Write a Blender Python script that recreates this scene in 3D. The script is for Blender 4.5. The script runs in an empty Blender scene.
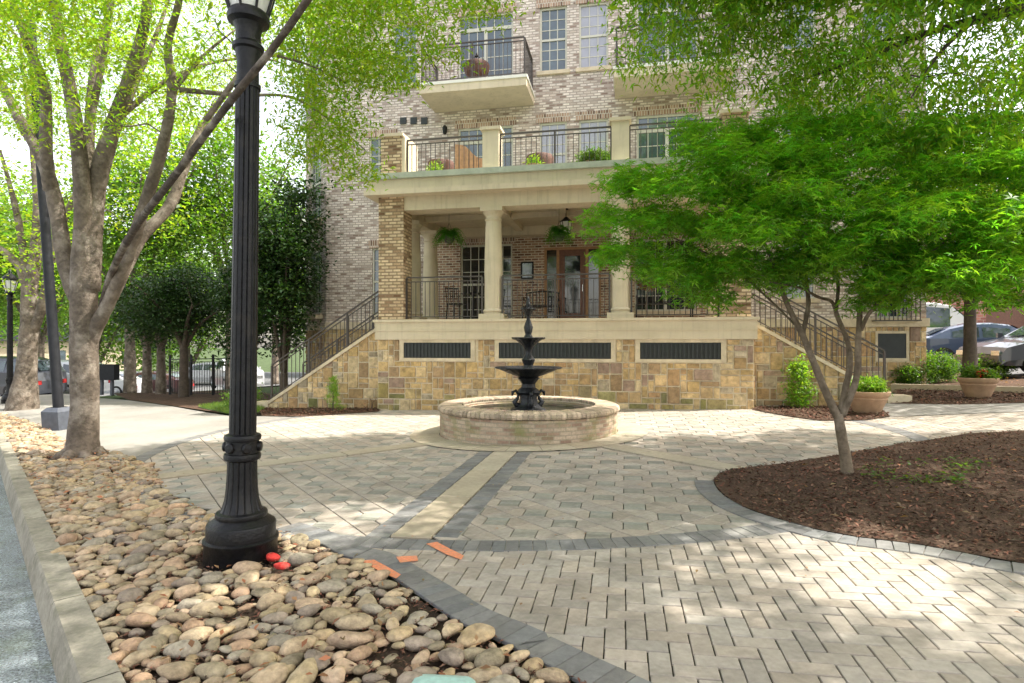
import bpy, math, random
import numpy as np
from mathutils import Vector, Matrix
from mathutils.geometry import delaunay_2d_cdt

random.seed(7); rng = np.random.default_rng(7)
SC = bpy.context.scene; COL = SC.collection
# ---------------------------------------------------------------- camera, sky, sun, exposure
F, CX, HY, CZ, YAW = 590., 512., 343., 1.55, math.radians(10.9)
S_, C_ = math.sin(YAW), math.cos(YAW)
cam = bpy.data.objects.new('camera', bpy.data.cameras.new('camera')); COL.objects.link(cam)
cam.location = (0, 0, CZ); cam.rotation_euler = (math.radians(90), 0, YAW)
cam.data.sensor_width = 36; cam.data.lens = 36*F/1024; cam.data.shift_y = 1.5/1024
cam.data.clip_start = .05; cam.data.clip_end = 1500
SC.camera = cam
SUN_EL, SUN_AZ = math.radians(56), math.atan2(.97, .2)      # azimuth from +Y towards +X
W = bpy.data.worlds.new('World'); SC.world = W; W.use_nodes = True
nt = W.node_tree; bg = nt.nodes['Background']
sky = nt.nodes.new('ShaderNodeTexSky'); sky.sky_type = 'NISHITA'; sky.sun_disc = False
sky.sun_elevation = SUN_EL; sky.sun_rotation = SUN_AZ; sky.air_density = 1.0; sky.dust_density = 2.5
hz = nt.nodes.new('ShaderNodeHueSaturation'); hz.inputs['Saturation'].default_value = .55; nt.links.new(sky.outputs[0], hz.inputs['Color'])
wm = nt.nodes.new('ShaderNodeMix'); wm.data_type = 'RGBA'; wm.blend_type = 'MULTIPLY'; wm.inputs[0].default_value = 1; wm.inputs[7].default_value = (1.09, .99, .90, 1)
nt.links.new(hz.outputs[0], wm.inputs[6]); nt.links.new(wm.outputs[2], bg.inputs[0]); bg.inputs[1].default_value = .15
sl = bpy.data.lights.new('sun', 'SUN'); sl.energy = 2.5; sl.angle = math.radians(.55); sl.color = (1, .96, .90)
so = bpy.data.objects.new('sun', sl); COL.objects.link(so)
sd = Vector((math.sin(SUN_AZ)*math.cos(SUN_EL), math.cos(SUN_AZ)*math.cos(SUN_EL), math.sin(SUN_EL)))
so.rotation_euler = sd.to_track_quat('Z', 'Y').to_euler()
SC.view_settings.view_transform = 'Standard'; SC.view_settings.look = 'None'; SC.view_settings.gamma = 1
SC.view_settings.exposure = 1.95
SC.cycles.max_bounces = 8; SC.cycles.transparent_max_bounces = 6; SC.cycles.use_denoising = True
SC.cycles.diffuse_bounces = 5; SC.cycles.sample_clamp_indirect = 6

# ---------------------------------------------------------------- ground height and pixel helpers
CREASE = [(1, 0, -4, .05), (1, 0, -16, -.07), (-1, 0, -20, .02), (-1, 1, -40, -.06), (-1, 1, -60, .06)]
def gz(x, y):
    z = .024*(x+4)
    for a, b, c, k in CREASE: z += k*max(0, a*x+b*y+c)
    return z
def P(px, py, t):
    u = (px-CX)/F; v = (HY-py)/F
    return Vector((t*(-S_+u*C_), t*(C_+u*S_), CZ+t*v))
def G(px, py):
    lo, hi = .5, 150
    for _ in range(50):
        m = (lo+hi)/2; p = P(px, py, m)
        if p.z > gz(p.x, p.y): lo = m
        else: hi = m
    p = P(px, py, lo); return Vector((p.x, p.y, gz(p.x, p.y)))
def FX(px, Y): u = (px-CX)/F; return Y*(-S_+u*C_)/(C_+u*S_)
def FZ(px, py, Y): u = (px-CX)/F; return CZ+(HY-py)/F*Y/(C_+u*S_)
R = lambda a, b: random.uniform(a, b)

# ---------------------------------------------------------------- materials
def _n(nt, t, **k):
    n = nt.nodes.new(t)
    for a, b in k.items():
        if a in ('operation', 'blend_type', 'data_type', 'attribute_name', 'offset', 'squash', 'noise_dimensions', 'feature', 'distance'): setattr(n, a, b)
        else: n.inputs[a].default_value = b
    return n
def mixc(nt, mode, fac, a, b):
    n = nt.nodes.new('ShaderNodeMix'); n.data_type = 'RGBA'; n.blend_type = mode
    for i, v in ((0, fac), (6, a), (7, b)):
        if hasattr(v, 'links'): nt.links.new(v, n.inputs[i])
        else: n.inputs[i].default_value = v if i == 0 else (*v, 1)
    return n.outputs[2]
def ramp(nt, src, p0, p1, v0=0., v1=1.):
    n = nt.nodes.new('ShaderNodeMapRange'); nt.links.new(src, n.inputs[0])
    n.inputs[1].default_value = p0; n.inputs[2].default_value = p1; n.inputs[3].default_value = v0; n.inputs[4].default_value = v1
    return n.outputs[0]
def noise(nt, scale, detail=4, rough=.6, vec=None):
    n = nt.nodes.new('ShaderNodeTexNoise'); n.inputs['Scale'].default_value = scale
    n.inputs['Detail'].default_value = detail; n.inputs['Roughness'].default_value = rough
    if vec is None:
        g = nt.nodes.new('ShaderNodeNewGeometry'); vec = g.outputs['Position']
    nt.links.new(vec, n.inputs['Vector']); return n.outputs['Fac']
def newmat(name):
    m = bpy.data.materials.new(name); m.use_nodes = True
    return m, m.node_tree, m.node_tree.nodes['Principled BSDF']
def mat(name, col, rough=.7, var=.15, scale=6, var2=0, scale2=1, bump=0, bscale=40, metal=0, spec=.5, stain=None, stain_amt=.5, coat=0, streak=0):
    m, nt, p = newmat(name)
    at = nt.nodes.new('ShaderNodeAttribute'); at.attribute_name = 'Col'
    c = mixc(nt, 'MULTIPLY', 1., col, at.outputs['Color'])
    f = ramp(nt, noise(nt, scale), .3, .7, 1-var, 1+var)
    c = mixc(nt, 'MULTIPLY', 1., c, f) if False else c
    hv = nt.nodes.new('ShaderNodeHueSaturation'); nt.links.new(c, hv.inputs['Color']); nt.links.new(f, hv.inputs['Value']); c = hv.outputs[0]
    if var2:
        f2 = ramp(nt, noise(nt, scale2, 5), .35, .65, 1-var2, 1+var2)
        h2 = nt.nodes.new('ShaderNodeHueSaturation'); nt.links.new(c, h2.inputs['Color']); nt.links.new(f2, h2.inputs['Value']); c = h2.outputs[0]
    if stain:
        sf = ramp(nt, noise(nt, stain[3], 6, .65), .5, .68, 0, stain_amt)
        c = mixc(nt, 'MIX', sf, c, stain[:3])
    if streak:                                             # rain streaks running down the surface
        g = nt.nodes.new('ShaderNodeNewGeometry'); vm = nt.nodes.new('ShaderNodeVectorMath'); vm.operation = 'MULTIPLY'; vm.inputs[1].default_value = (9, 9, .55)
        nt.links.new(g.outputs['Position'], vm.inputs[0]); c = mixc(nt, 'MIX', ramp(nt, noise(nt, 1., 5, .7, vm.outputs[0]), .52, .75, 0, streak), c, (.30, .25, .17))
    nt.links.new(c, p.inputs['Base Color'])
    p.inputs['Roughness'].default_value = rough; p.inputs['Metallic'].default_value = metal
    p.inputs['Specular IOR Level'].default_value = spec; p.inputs['Coat Weight'].default_value = coat
    if bump:
        b = nt.nodes.new('ShaderNodeBump'); b.inputs['Strength'].default_value = bump; b.inputs['Distance'].default_value = .02
        nt.links.new(noise(nt, bscale, 6), b.inputs['Height']); nt.links.new(b.outputs[0], p.inputs['Normal'])
    return m
def brick(name, c1, c2, c3, mortar, w=.21, h=.075, mw=.011, moss=None, bstr=.6):
    m, nt, p = newmat(name)
    uv = nt.nodes.new('ShaderNodeUVMap')
    def bt(a, b, mo, bias=0, wob=0):
        n = nt.nodes.new('ShaderNodeTexBrick'); n.inputs['Scale'].default_value = 1
        n.inputs['Color1'].default_value = (*a, 1); n.inputs['Color2'].default_value = (*b, 1); n.inputs['Mortar'].default_value = (*mo, 1)
        n.inputs['Mortar Size'].default_value = mw; n.inputs['Mortar Smooth'].default_value = .2
        n.inputs['Brick Width'].default_value = w; n.inputs['Row Height'].default_value = h; n.inputs['Bias'].default_value = bias
        nt.links.new(uv.outputs[0], n.inputs['Vector']); return n
    a = bt((0, 0, 0), (1, 1, 1), (0, 0, 0))                  # a random number per brick
    cr = nt.nodes.new('ShaderNodeValToRGB'); e = cr.color_ramp.elements
    e[0].position = 0; e[0].color = (*c3, 1); e[1].position = 1; e[1].color = (*c1, 1)
    e2 = e.new(.3); e2.color = (*c2, 1); e3 = e.new(.45); e3.color = (*[(x+y)/2 for x, y in zip(c1, c2)], 1); e4 = e.new(.75); e4.color = (*[x*1.18 for x in c1], 1)
    cr.color_ramp.interpolation = 'LINEAR'
    nt.links.new(a.outputs[0], cr.inputs[0])
    c = mixc(nt, 'MIX', a.outputs['Fac'], cr.outputs[0], mortar)
    hv = nt.nodes.new('ShaderNodeHueSaturation'); nt.links.new(c, hv.inputs['Color'])
    nt.links.new(ramp(nt, noise(nt, 1.3, 6), .3, .7, .85, 1.15), hv.inputs['Value']); c = hv.outputs[0]
    h3 = nt.nodes.new('ShaderNodeHueSaturation'); nt.links.new(c, h3.inputs['Color'])
    nt.links.new(ramp(nt, noise(nt, 35, 4), .3, .7, .85, 1.15), h3.inputs['Value']); c = h3.outputs[0]
    if moss:
        c = mixc(nt, 'MIX', ramp(nt, noise(nt, 3, 6, .7), .47, .66, 0, .75), c, moss)
    nt.links.new(c, p.inputs['Base Color']); p.inputs['Roughness'].default_value = .9; p.inputs['Specular IOR Level'].default_value = .25
    b = nt.nodes.new('ShaderNodeBump'); b.inputs['Strength'].default_value = bstr; b.inputs['Distance'].default_value = .012; b.invert = True
    nt.links.new(a.outputs['Fac'], b.inputs['Height']); nt.links.new(b.outputs[0], p.inputs['Normal'])
    return m
def leafmat(name, col, trans=.45, rough=.45):
    m, nt, p = newmat(name)
    at = nt.nodes.new('ShaderNodeAttribute'); at.attribute_name = 'Col'
    c = mixc(nt, 'MULTIPLY', 1., col, at.outputs['Color'])
    nt.links.new(c, p.inputs['Base Color']); p.inputs['Roughness'].default_value = rough; p.inputs['Specular IOR Level'].default_value = .35
    t = nt.nodes.new('ShaderNodeBsdfTranslucent')
    c2 = mixc(nt, 'MULTIPLY', 1., c, (1.9, 2.3, .6)); nt.links.new(c2, t.inputs[0])
    mx = nt.nodes.new('ShaderNodeMixShader'); mx.inputs[0].default_value = trans
    nt.links.new(p.outputs[0], mx.inputs[1]); nt.links.new(t.outputs[0], mx.inputs[2])
    nt.links.new(mx.outputs[0], nt.nodes['Material Output'].inputs[0]); return m
M = {}
M['brick'] = brick('variegated_brick', (.66, .585, .52), (.56, .47, .405), (.25, .175, .14), (.40, .335, .285), .2, .075, .015)
M['brick_tan'] = brick('tan_brick', (.56, .43, .28), (.44, .30, .18), (.16, .09, .05), (.25, .18, .11), .2, .075, .014)
M['brick_basin'] = brick('basin_brick', (.42, .33, .24), (.38, .27, .19), (.27, .18, .13), (.34, .29, .21), .19, .06, .009, (.20, .21, .07))
M['brick_red'] = brick('red_brick', (.40, .17, .12), (.34, .13, .1), (.25, .1, .08), (.42, .3, .25), .4, .2, .02)
M['stone'] = mat('ashlar_stone', (1, 1, 1), .9, .28, 11, .16, 3.5, 1., 22, spec=.2, stain=(.19, .14, .08, 6), stain_amt=.5)
M['mortar'] = mat('mortar', (.64, .55, .40), .95, .12, 20, bump=.4, spec=.2)
M['cream'] = mat('cream_render', (.61, .52, .375), .75, .06, 3, .05, .8, .12, 60, spec=.3, stain=(.40, .33, .21, 2.2), stain_amt=.22, streak=.45)
M['limestone'] = mat('limestone', (.62, .52, .37), .85, .1, 6, .08, 1.5, .25, 50, spec=.25, stain=(.33, .27, .18, 4), stain_amt=.4)
M['white'] = mat('white_paint', (.72, .70, .62), .6, .05, 4)
M['verdigris'] = mat('weathered_edge', (.40, .43, .34), .8, .15, 5, bump=.2)
M['iron'] = mat('bronze_iron', (.075, .063, .055), .5, .15, 20, metal=.3)
M['iron2'] = mat('black_iron', (.006, .006, .007), .36, .5, 30, bump=.25, bscale=60, spec=.28, stain=(.03, .026, .02, 9), stain_amt=.5)
M['cast'] = mat('cast_iron_fountain', (.022, .024, .027), .38, .4, 18, .3, 4, .5, 60, metal=.4)
M['vent'] = mat('vent_panel', (.025, .03, .03), .6, .2, 8)
M['winframe'] = mat('window_frame', (.55, .53, .44), .5, .04, 5)
M['glass'] = mat('window_glass', (.05, .075, .09), .06, .35, 1.6, .3, .5, spec=.9, coat=.6)
M['curtain'] = mat('window_with_blind', (.33, .33, .38), .12, .12, 2.5, spec=.8, coat=.5)
M['glass_dark'] = mat('porch_glass', (.02, .023, .025), .06, .4, 2, spec=.8, coat=.5)
M['wood_red'] = mat('mahogany', (.17, .07, .04), .45, .25, 12)
M['wood'] = mat('cedar', (.40, .22, .11), .65, .2, 14, bump=.2)
M['wicker'] = mat('wicker', (.13, .06, .04), .7, .35, 60, bump=.6, bscale=90)
M['paver'] = mat('paver', (.385, .335, .275), .85, .13, 25, .14, .9, .35, 160, spec=.15, stain=(.20, .18, .145, 3.1), stain_amt=.6)
M['paver_mid'] = mat('paver_inset', (.27, .26, .215), .85, .15, 25, .12, 1.2, .35, 160, spec=.3, stain=(.33, .32, .25, 3), stain_amt=.4)
M['paver_dark'] = mat('paver_charcoal', (.18, .175, .165), .8, .15, 25, .12, 1.2, .35, 160, spec=.35, stain=(.33, .32, .27, 3), stain_amt=.4)
M['joint'] = mat('paver_joint', (.045, .043, .028), .95, .3, 12, .3, 2, .5, 80, spec=.1)
M['concrete'] = mat('sidewalk_concrete', (.26, .245, .215), .85, .08, 14, .14, .7, .3, 120, spec=.3, stain=(.27, .25, .2, 1.5), stain_amt=.4)
M['strip'] = mat('tan_concrete', (.41, .35, .255), .85, .1, 20, .12, 2, .3, 140, spec=.25, stain=(.25, .23, .16, 4), stain_amt=.5)
M['curb'] = mat('granite_curb', (.33, .30, .235), .85, .18, 30, .2, 2.2, .5, 90, spec=.3, stain=(.12, .12, .07, 5), stain_amt=.6)
M['asphalt'] = mat('wet_asphalt_painted_glint', (.24, .28, .29), .16, .9, 70, .3, 3, 1.0, 75, spec=.9, stain=(.09, .13, .03, 2.5), stain_amt=.5)  # wet street; sky reflection and glints put into the pale bluish, speckled base
M['road'] = mat('dry_asphalt', (.12, .12, .12), .85, .15, 8, bump=.3)
M['soil'] = mat('dark_soil', (.075, .052, .036), .95, .4, 20, .3, 3, .8, 60, spec=.15)
M['mulch'] = mat('bark_mulch', (.105, .066, .045), .95, .45, 45, .25, 4, 1., 70, spec=.12)
M['chip'] = mat('bark_chip', (.125, .078, .052), .9, .3, 50, spec=.15)
M['grass'] = mat('grass_ground', (.055, .08, .03), .95, .4, 12, .3, 1.2, .8, 60, spec=.15)
M['blade'] = leafmat('grass_blade', (.12, .2, .04), .3)
M['rock'] = mat('river_stone', (1, 1, 1), .85, .28, 30, .2, 8, .6, 70, spec=.25, stain=(.50, .42, .30, 10), stain_amt=.35)
M['barkA'] = mat('tree_bark', (.15, .12, .092), .9, .3, 14, .3, 3, .9, 30, spec=.2, stain=(.36, .31, .25, 4), stain_amt=.75)
M['barkM'] = mat('maple_bark', (.16, .125, .085), .9, .3, 18, .25, 4, .7, 40, spec=.2, stain=(.33, .27, .2, 6), stain_amt=.6)
M['barkD'] = mat('dark_bark', (.075, .055, .04), .9, .3, 14, .2, 3, .6, 40)
M['leafA'] = leafmat('bright_leaf', (.18, .26, .03), .6)
M['leafO'] = leafmat('oak_leaf', (.15, .27, .03), .6)
M['leafM'] = leafmat('maple_leaf', (.135, .30, .03), .52)
M['leafC'] = leafmat('mid_leaf', (.07, .135, .022), .5)
M['leafD'] = leafmat('dark_glossy_leaf', (.028, .06, .018), .2, .3)
M['leafF'] = leafmat('far_leaf', (.09, .16, .028), .5)
M['fern'] = leafmat('fern_leaf', (.075, .22, .025), .45)
M['lime'] = leafmat('lime_leaf', (.16, .28, .035), .4)
M['flower'] = leafmat('flower', (.55, .02, .05), .3)
M['deadleaf'] = leafmat('dead_leaf', (.24, .14, .075), .2, .7)
M['pot'] = mat('terracotta_pot', (.36, .23, .135), .8, .12, 8, .12, 2, .3, 60)
M['water'] = mat('dark_water', (.012, .014, .010), .04, .2, 3, spec=.7, bump=.08, bscale=9)
M['orange'] = mat('orange_paint', (.74, .27, .14), .9, .15, 60, bump=.3, bscale=160, spec=.1, stain=(.42, .30, .21, 38), stain_amt=.85)
M['teal'] = mat('turquoise_plastic', (.36, .56, .50), .3, .12, 14, .1, 40, coat=.4)
M['grey_metal'] = mat('grey_pole', (.018, .019, .022), .6, .25, 8, spec=.2)
M['grey_box'] = mat('grey_plastic', (.07, .078, .095), .5, .2, 12)
M['tyre'] = mat('tyre', (.015, .015, .015), .8); M['rim'] = mat('rim', (.5, .5, .52), .3, metal=.7)
M['chrome'] = mat('chrome', (.6, .6, .6), .2, metal=.9)
M['carglass'] = mat('car_glass', (.03, .045, .05), .05, .3, 2, spec=.9, coat=.8)
M['taillight'] = mat('red_lens', (.4, .02, .02), .2)
for k, c in dict(carwhite=(.75, .76, .78), carblue=(.03, .05, .10), cardark=(.03, .034, .045), carsilver=(.45, .46, .47), carred=(.055, .02, .02)).items():
    M[k] = mat(k, c, .3, .03, 3, coat=.8)
def lampglass():
    m, nt, p = newmat('frosted_lamp_glass'); p.inputs['Base Color'].default_value = (.85, .84, .8, 1)
    p.inputs['Roughness'].default_value = .35; p.inputs['Transmission Weight'].default_value = .35; return m
M['lampglass'] = lampglass()

# ---------------------------------------------------------------- mesh helpers
def tag(o, label=None, cat=None, group=None, kind=None):
    if label: o['label'] = label
    if cat: o['category'] = cat
    if group: o['group'] = group
    if kind: o['kind'] = kind
    return o
def empty(name, loc, label, cat, group=None):
    o = bpy.data.objects.new(name, None); COL.objects.link(o); o.location = loc; o.empty_display_size = .2
    return tag(o, label, cat, group)
def link(o, parent):
    COL.objects.link(o)
    if parent is not None:
        o.parent = parent; o.matrix_parent_inverse = parent.matrix_basis.inverted()
    return o
class MB:
    def __init__(s): s.v = []; s.f = []; s.c = []; s.col = (1, 1, 1); s.uv = None
    def face(s, pts, col=None):
        n = len(s.v); s.v += [tuple(p) for p in pts]; s.f.append(tuple(range(n, n+len(pts)))); s.c.append(col or s.col)
    def box(s, x0, x1, y0, y1, z0, z1, col=None, T=None):
        p = [(x0, y0, z0), (x1, y0, z0), (x1, y1, z0), (x0, y1, z0), (x0, y0, z1), (x1, y0, z1), (x1, y1, z1), (x0, y1, z1)]
        if T is not None: p = [T @ Vector(q) for q in p]
        n = len(s.v); s.v += [tuple(q) for q in p]
        for f in ((0, 3, 2, 1), (4, 5, 6, 7), (0, 1, 5, 4), (1, 2, 6, 5), (2, 3, 7, 6), (3, 0, 4, 7)):
            s.f.append(tuple(n+i for i in f)); s.c.append(col or s.col)
        return s
    def bar(s, a, b, w, h=None, col=None):
        a = Vector(a); b = Vector(b); d = b-a; L = d.length
        if L < 1e-6: return s
        h = h or w; z = d/L; x = z.cross(Vector((0, 0, 1)))
        if x.length < 1e-4: x = Vector((1, 0, 0))
        x.normalize(); y = z.cross(x)
        T = Matrix(((x.x, y.x, z.x, a.x), (x.y, y.y, z.y, a.y), (x.z, y.z, z.z, a.z), (0, 0, 0, 1)))
        return s.box(-w/2, w/2, -h/2, h/2, 0, L, col, T)
    def tube(s, pts, rad, seg=8, cap=True, col=None):
        pts = [Vector(p) for p in pts]; n0 = len(s.v); n = len(pts)
        if not hasattr(rad, '__len__'): rad = [rad]*n
        up = None
        for i, p in enumerate(pts):
            d = (pts[min(i+1, n-1)]-pts[max(i-1, 0)]).normalized()
            if up is None:
                up = d.cross(Vector((.31, .95, .05)))
                if up.length < .1: up = d.cross(Vector((1, 0, 0)))
            up = (up-d*up.dot(d)).normalized(); side = d.cross(up)
            for k in range(seg):
                a = 2*math.pi*k/seg; q = p+(up*math.cos(a)+side*math.sin(a))*rad[i]; s.v.append(tuple(q))
        for i in range(n-1):
            for k in range(seg):
                a = n0+i*seg+k; b = n0+i*seg+(k+1) % seg
                s.f.append((a, b, b+seg, a+seg)); s.c.append(col or s.col)
        if cap:
            s.f.append(tuple(n0+k for k in range(seg))[::-1]); s.c.append(col or s.col)
            s.f.append(tuple(n0+(n-1)*seg+k for k in range(seg))); s.c.append(col or s.col)
        return s
    def lathe(s, c, prof, seg=32, flute=None, col=None):
        n0 = len(s.v); n = len(prof)
        for r, z in prof:
            for k in range(seg):
                a = 2*math.pi*k/seg; rr = r*(flute(a, z) if flute else 1)
                s.v.append((c[0]+rr*math.cos(a), c[1]+rr*math.sin(a), c[2]+z))
        for i in range(n-1):
            for k in range(seg):
                a = n0+i*seg+k; b = n0+i*seg+(k+1) % seg
                s.f.append((a, b, b+seg, a+seg)); s.c.append(col or s.col)
        return s
    def build(s, name, m, parent=None, smooth=False, uv=None):
        me = bpy.data.meshes.new(name); me.from_pydata(s.v, [], s.f); me.materials.append(M[m] if isinstance(m, str) else m)
        nf = len(me.polygons)
        if nf:
            at = me.attributes.new('Col', 'FLOAT_COLOR', 'FACE')
            a = np.ones((nf, 4), np.float32); a[:, :3] = np.array(s.c, np.float32)[:nf]; at.data.foreach_set('color', a.ravel())
            uvl = me.uv_layers.new(name='UVMap'); nl = len(me.loops)
            vi = np.empty(nl, np.int32); me.loops.foreach_get('vertex_index', vi)
            co = np.array(s.v, np.float32)[vi]
            if uv is not None: q = uv(co)
            else:
                nr = np.empty(nf*3, np.float32); me.polygons.foreach_get('normal', nr); nr = np.abs(nr.reshape(-1, 3))
                tot = np.empty(nf, np.int32); me.polygons.foreach_get('loop_total', tot); nn = np.repeat(nr, tot, 0)
                zx = (nn[:, 2] > .8)[:, None]; yx = (nn[:, 1] >= nn[:, 0])[:, None]
                q = np.where(zx, co[:, [0, 1]], np.where(yx, co[:, [0, 2]], co[:, [1, 2]]))
            uvl.data.foreach_set('uv', q.astype(np.float32).ravel())
            if smooth: me.polygons.foreach_set('use_smooth', np.ones(nf, bool)); 
            if smooth == 'auto': me.set_sharp_from_angle(angle=math.radians(35))
        return link(bpy.data.objects.new(name, me), parent)
def box1(name, m, parent, *b, **k): return MB().box(*b).build(name, m, parent, **k)
def npmesh(name, v, f4, m, parent, col=None):
    me = bpy.data.meshes.new(name); nv = len(v); nf = len(f4); k = f4.shape[1]
    me.vertices.add(nv); me.vertices.foreach_set('co', v.astype(np.float32).ravel())
    me.loops.add(nf*k); me.loops.foreach_set('vertex_index', f4.astype(np.int32).ravel())
    me.polygons.add(nf); me.polygons.foreach_set('loop_start', np.arange(0, nf*k, k, dtype=np.int32)); me.polygons.foreach_set('loop_total', np.full(nf, k, np.int32))
    me.update(calc_edges=True); me.materials.append(M[m])
    at = me.attributes.new('Col', 'FLOAT_COLOR', 'FACE'); a = np.ones((nf, 4), np.float32)
    if col is not None: a[:, :3] = col
    at.data.foreach_set('color', a.ravel())
    return link(bpy.data.objects.new(name, me), parent)
def inpoly(x, y, poly):
    c = False; j = len(poly)-1
    for i in range(len(poly)):
        xi, yi = poly[i][0], poly[i][1]; xj, yj = poly[j][0], poly[j][1]
        if (yi > y) != (yj > y) and x < (xj-xi)*(y-yi)/(yj-yi)+xi: c = not c
        j = i
    return c
def sheet(name, poly, dz, m, grid=.5, bump=None, kind='structure', parent=None):
    """a ground sheet following the terrain, dz above it"""
    xs = [p[0] for p in poly]; ys = [p[1] for p in poly]; pts = []
    for i in range(len(poly)):
        a = Vector(poly[i][:2]); b = Vector(poly[(i+1) % len(poly)][:2]); n = max(1, int((b-a).length/grid))
        pts += [a.lerp(b, k/n) for k in range(n)]
    nb = len(pts)
    gx = math.floor(min(xs)/grid)*grid
    while gx < max(xs):
        gy = math.floor(min(ys)/grid)*grid
        while gy < max(ys):
            if inpoly(gx, gy, poly): pts.append(Vector((gx, gy)))
            gy += grid
        gx += grid
    vs, es, fs, _, _, _ = delaunay_2d_cdt(pts, [], [list(range(nb))], 1, 1e-5)
    mb = MB(); nin = set(range(nb))
    V = []
    for i, p in enumerate(vs):
        z = gz(p.x, p.y)+dz
        if bump: z += bump(p.x, p.y)
        V.append((p.x, p.y, z))
    mb.v = V; mb.f = [tuple(f) for f in fs]; mb.c = [(1, 1, 1)]*len(fs)
    o = mb.build(name, m, parent, smooth=bool(bump))
    if kind: o['kind'] = kind
    return o
def Gp(L): return [tuple(G(*p)[:2]) for p in L]

# ---------------------------------------------------------------- the ground
def clip(poly, a, b, c):
    out = []
    for i in range(len(poly)):
        p = poly[i]; q = poly[(i+1) % len(poly)]; dp = a*p[0]+b*p[1]+c; dq = a*q[0]+b*q[1]+c
        if dp >= 0: out.append(p)
        if (dp > 0) != (dq > 0) and abs(dp-dq) > 1e-9:
            t = dp/(dp-dq); out.append((p[0]+(q[0]-p[0])*t, p[1]+(q[1]-p[1])*t))
    return out
def convex_sheet(name, poly, dz, m):
    pcs = [poly]
    for a, b, c, k in CREASE:
        nx = []
        for p in pcs:
            for s in (1, -1):
                q = clip(p, a*s, b*s, c*s)
                if len(q) > 2: nx.append(q)
        pcs = nx
    mb = MB()
    for p in pcs: mb.face([(x, y, gz(x, y)+dz) for x, y in p])
    return tag(mb.build(name, m), kind='structure')
convex_sheet('ground', [(-400, -60), (400, -60), (400, 500), (-400, 500)], -.16, 'grass')

FC = (-1.62, 9.88)                                  # fountain centre
RO, RI = 5.85, 5.62                                # ring course round the plaza
# kerb line (inner, stone side)
K0 = Vector((-2.24, 2.28)); K1 = Vector((-10.83, 8.64)); kd = (K0-K1).normalized(); kn = Vector((kd.y, -kd.x))   # kn points to the street
if kn.y > 0: kn = -kn
kerb = [K0+kd*6, K0+kd*3, K0, K0.lerp(K1, .33), K0.lerp(K1, .66), K1, Vector((-12.6, 9.75)), Vector((-14.8, 10.6)), Vector((-18, 11.2)), Vector((-26, 11.8)), Vector((-60, 13))]
def offs(path, d):
    out = []
    for i, p in enumerate(path):
        t = (path[min(i+1, len(path)-1)]-path[max(i-1, 0)]).normalized(); n = Vector((-t.y, t.x))   # left of travel
        out.append(p+n*d)
    return out
# travel goes away from camera to the left; street is on the left side of travel
kout = offs(kerb, .15); kface = offs(kerb, .185)
mb = MB(); mb.col = (1, 1, 1)
for i in range(len(kerb)-1):
    n = max(1, int((kerb[i+1]-kerb[i]).length/1.25+.5))
    for k in range(n):
        a, b = k/n, (k+1)/n-.008/max(.3, (kerb[i+1]-kerb[i]).length)*1.0
        g = R(.88, 1.1); c = (g, g, g*.98)
        I0, I1 = kerb[i].lerp(kerb[i+1], a), kerb[i].lerp(kerb[i+1], b); O0, O1 = kout[i].lerp(kout[i+1], a), kout[i].lerp(kout[i+1], b); Q0, Q1 = kface[i].lerp(kface[i+1], a), kface[i].lerp(kface[i+1], b)
        z = lambda p, d: (p.x, p.y, gz(p.x, p.y)+d)
        ch = lambda p, q: p.lerp(q, .07)
        mb.face([z(I0, .03), z(I1, .03), z(ch(O1, I1), .03), z(ch(O0, I0), .03)], c)
        mb.face([z(ch(O0, I0), .03), z(ch(O1, I1), .03), z(O1, .01), z(O0, .01)], c)
        mb.face([z(O0, .01), z(O1, .01), z(Q1, -.16), z(Q0, -.16)], c)
        mb.face([z(I1, .03), z(I0, .03), z(I0, -.1), z(I1, -.1)], c)
        mb.face([z(I0, .03), z(O0, .01), z(Q0, -.16), z(I0, -.16)], c); mb.face([z(I1, -.16), z(Q1, -.16), z(O1, .01), z(I1, .03)], c)
tag(mb.build('kerb', 'curb'), kind='structure')
street = [tuple(p) for p in offs(kerb, .12)]+[(-60, -20), (12, -20)]
sheet('street', street, -.15, 'asphalt', 1.0)

# soil under the river stones
SB = Gp([(158, 472), (166, 491), (193, 508), (223, 518), (277, 529), (318, 543), (341, 556), (369, 563), (419, 595), (457, 621), (516, 648), (569, 677)])
e = Vector(SB[-1])-Vector(SB[-3]); e.normalize(); SB.append(tuple(Vector(SB[-1])+e*4))
far_edge = Gp([(110, 452), (60, 441), (45, 428), (20, 420), (0, 414)])
stonebed = [tuple(p) for p in offs(kerb[1:9], -.01)]+far_edge[::-1]+SB[:-1]+[SB[-1]]
sheet('stone_bed', stonebed, -.03, 'soil', .5, bump=lambda x, y: .012*math.sin(x*5+y*3)*math.sin(y*7-x))
# left concrete sidewalk: everything left of the plaza ring up to the trees
lw = [far_edge[-1]]+far_edge[::-1][1:]+[SB[0]]
side = far_edge+[SB[0]]+[(FC[0]+RO*math.cos(a), FC[1]+RO*math.sin(a)) for a in [math.radians(d) for d in (212, 200, 190, 180, 170, 160, 150, 145)]]+[(-6.1, 13.55)]+Gp([(300, 417), (262, 416), (232, 416), (205, 412), (165, 405), (128, 400), (100, 398)])+[(-30, 24), (-60, 30), (-60, 16)]
side = [p for p in side if p[0] > -61]
side = Gp([(110, 452), (60, 441), (45, 428), (20, 420), (0, 414)])[::-1]+side[5:]
side.insert(0, (-27, 15.2)); side = [p for p in side if True]
sheet('sidewalk', side, -.004, 'concrete', 1.)
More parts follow.
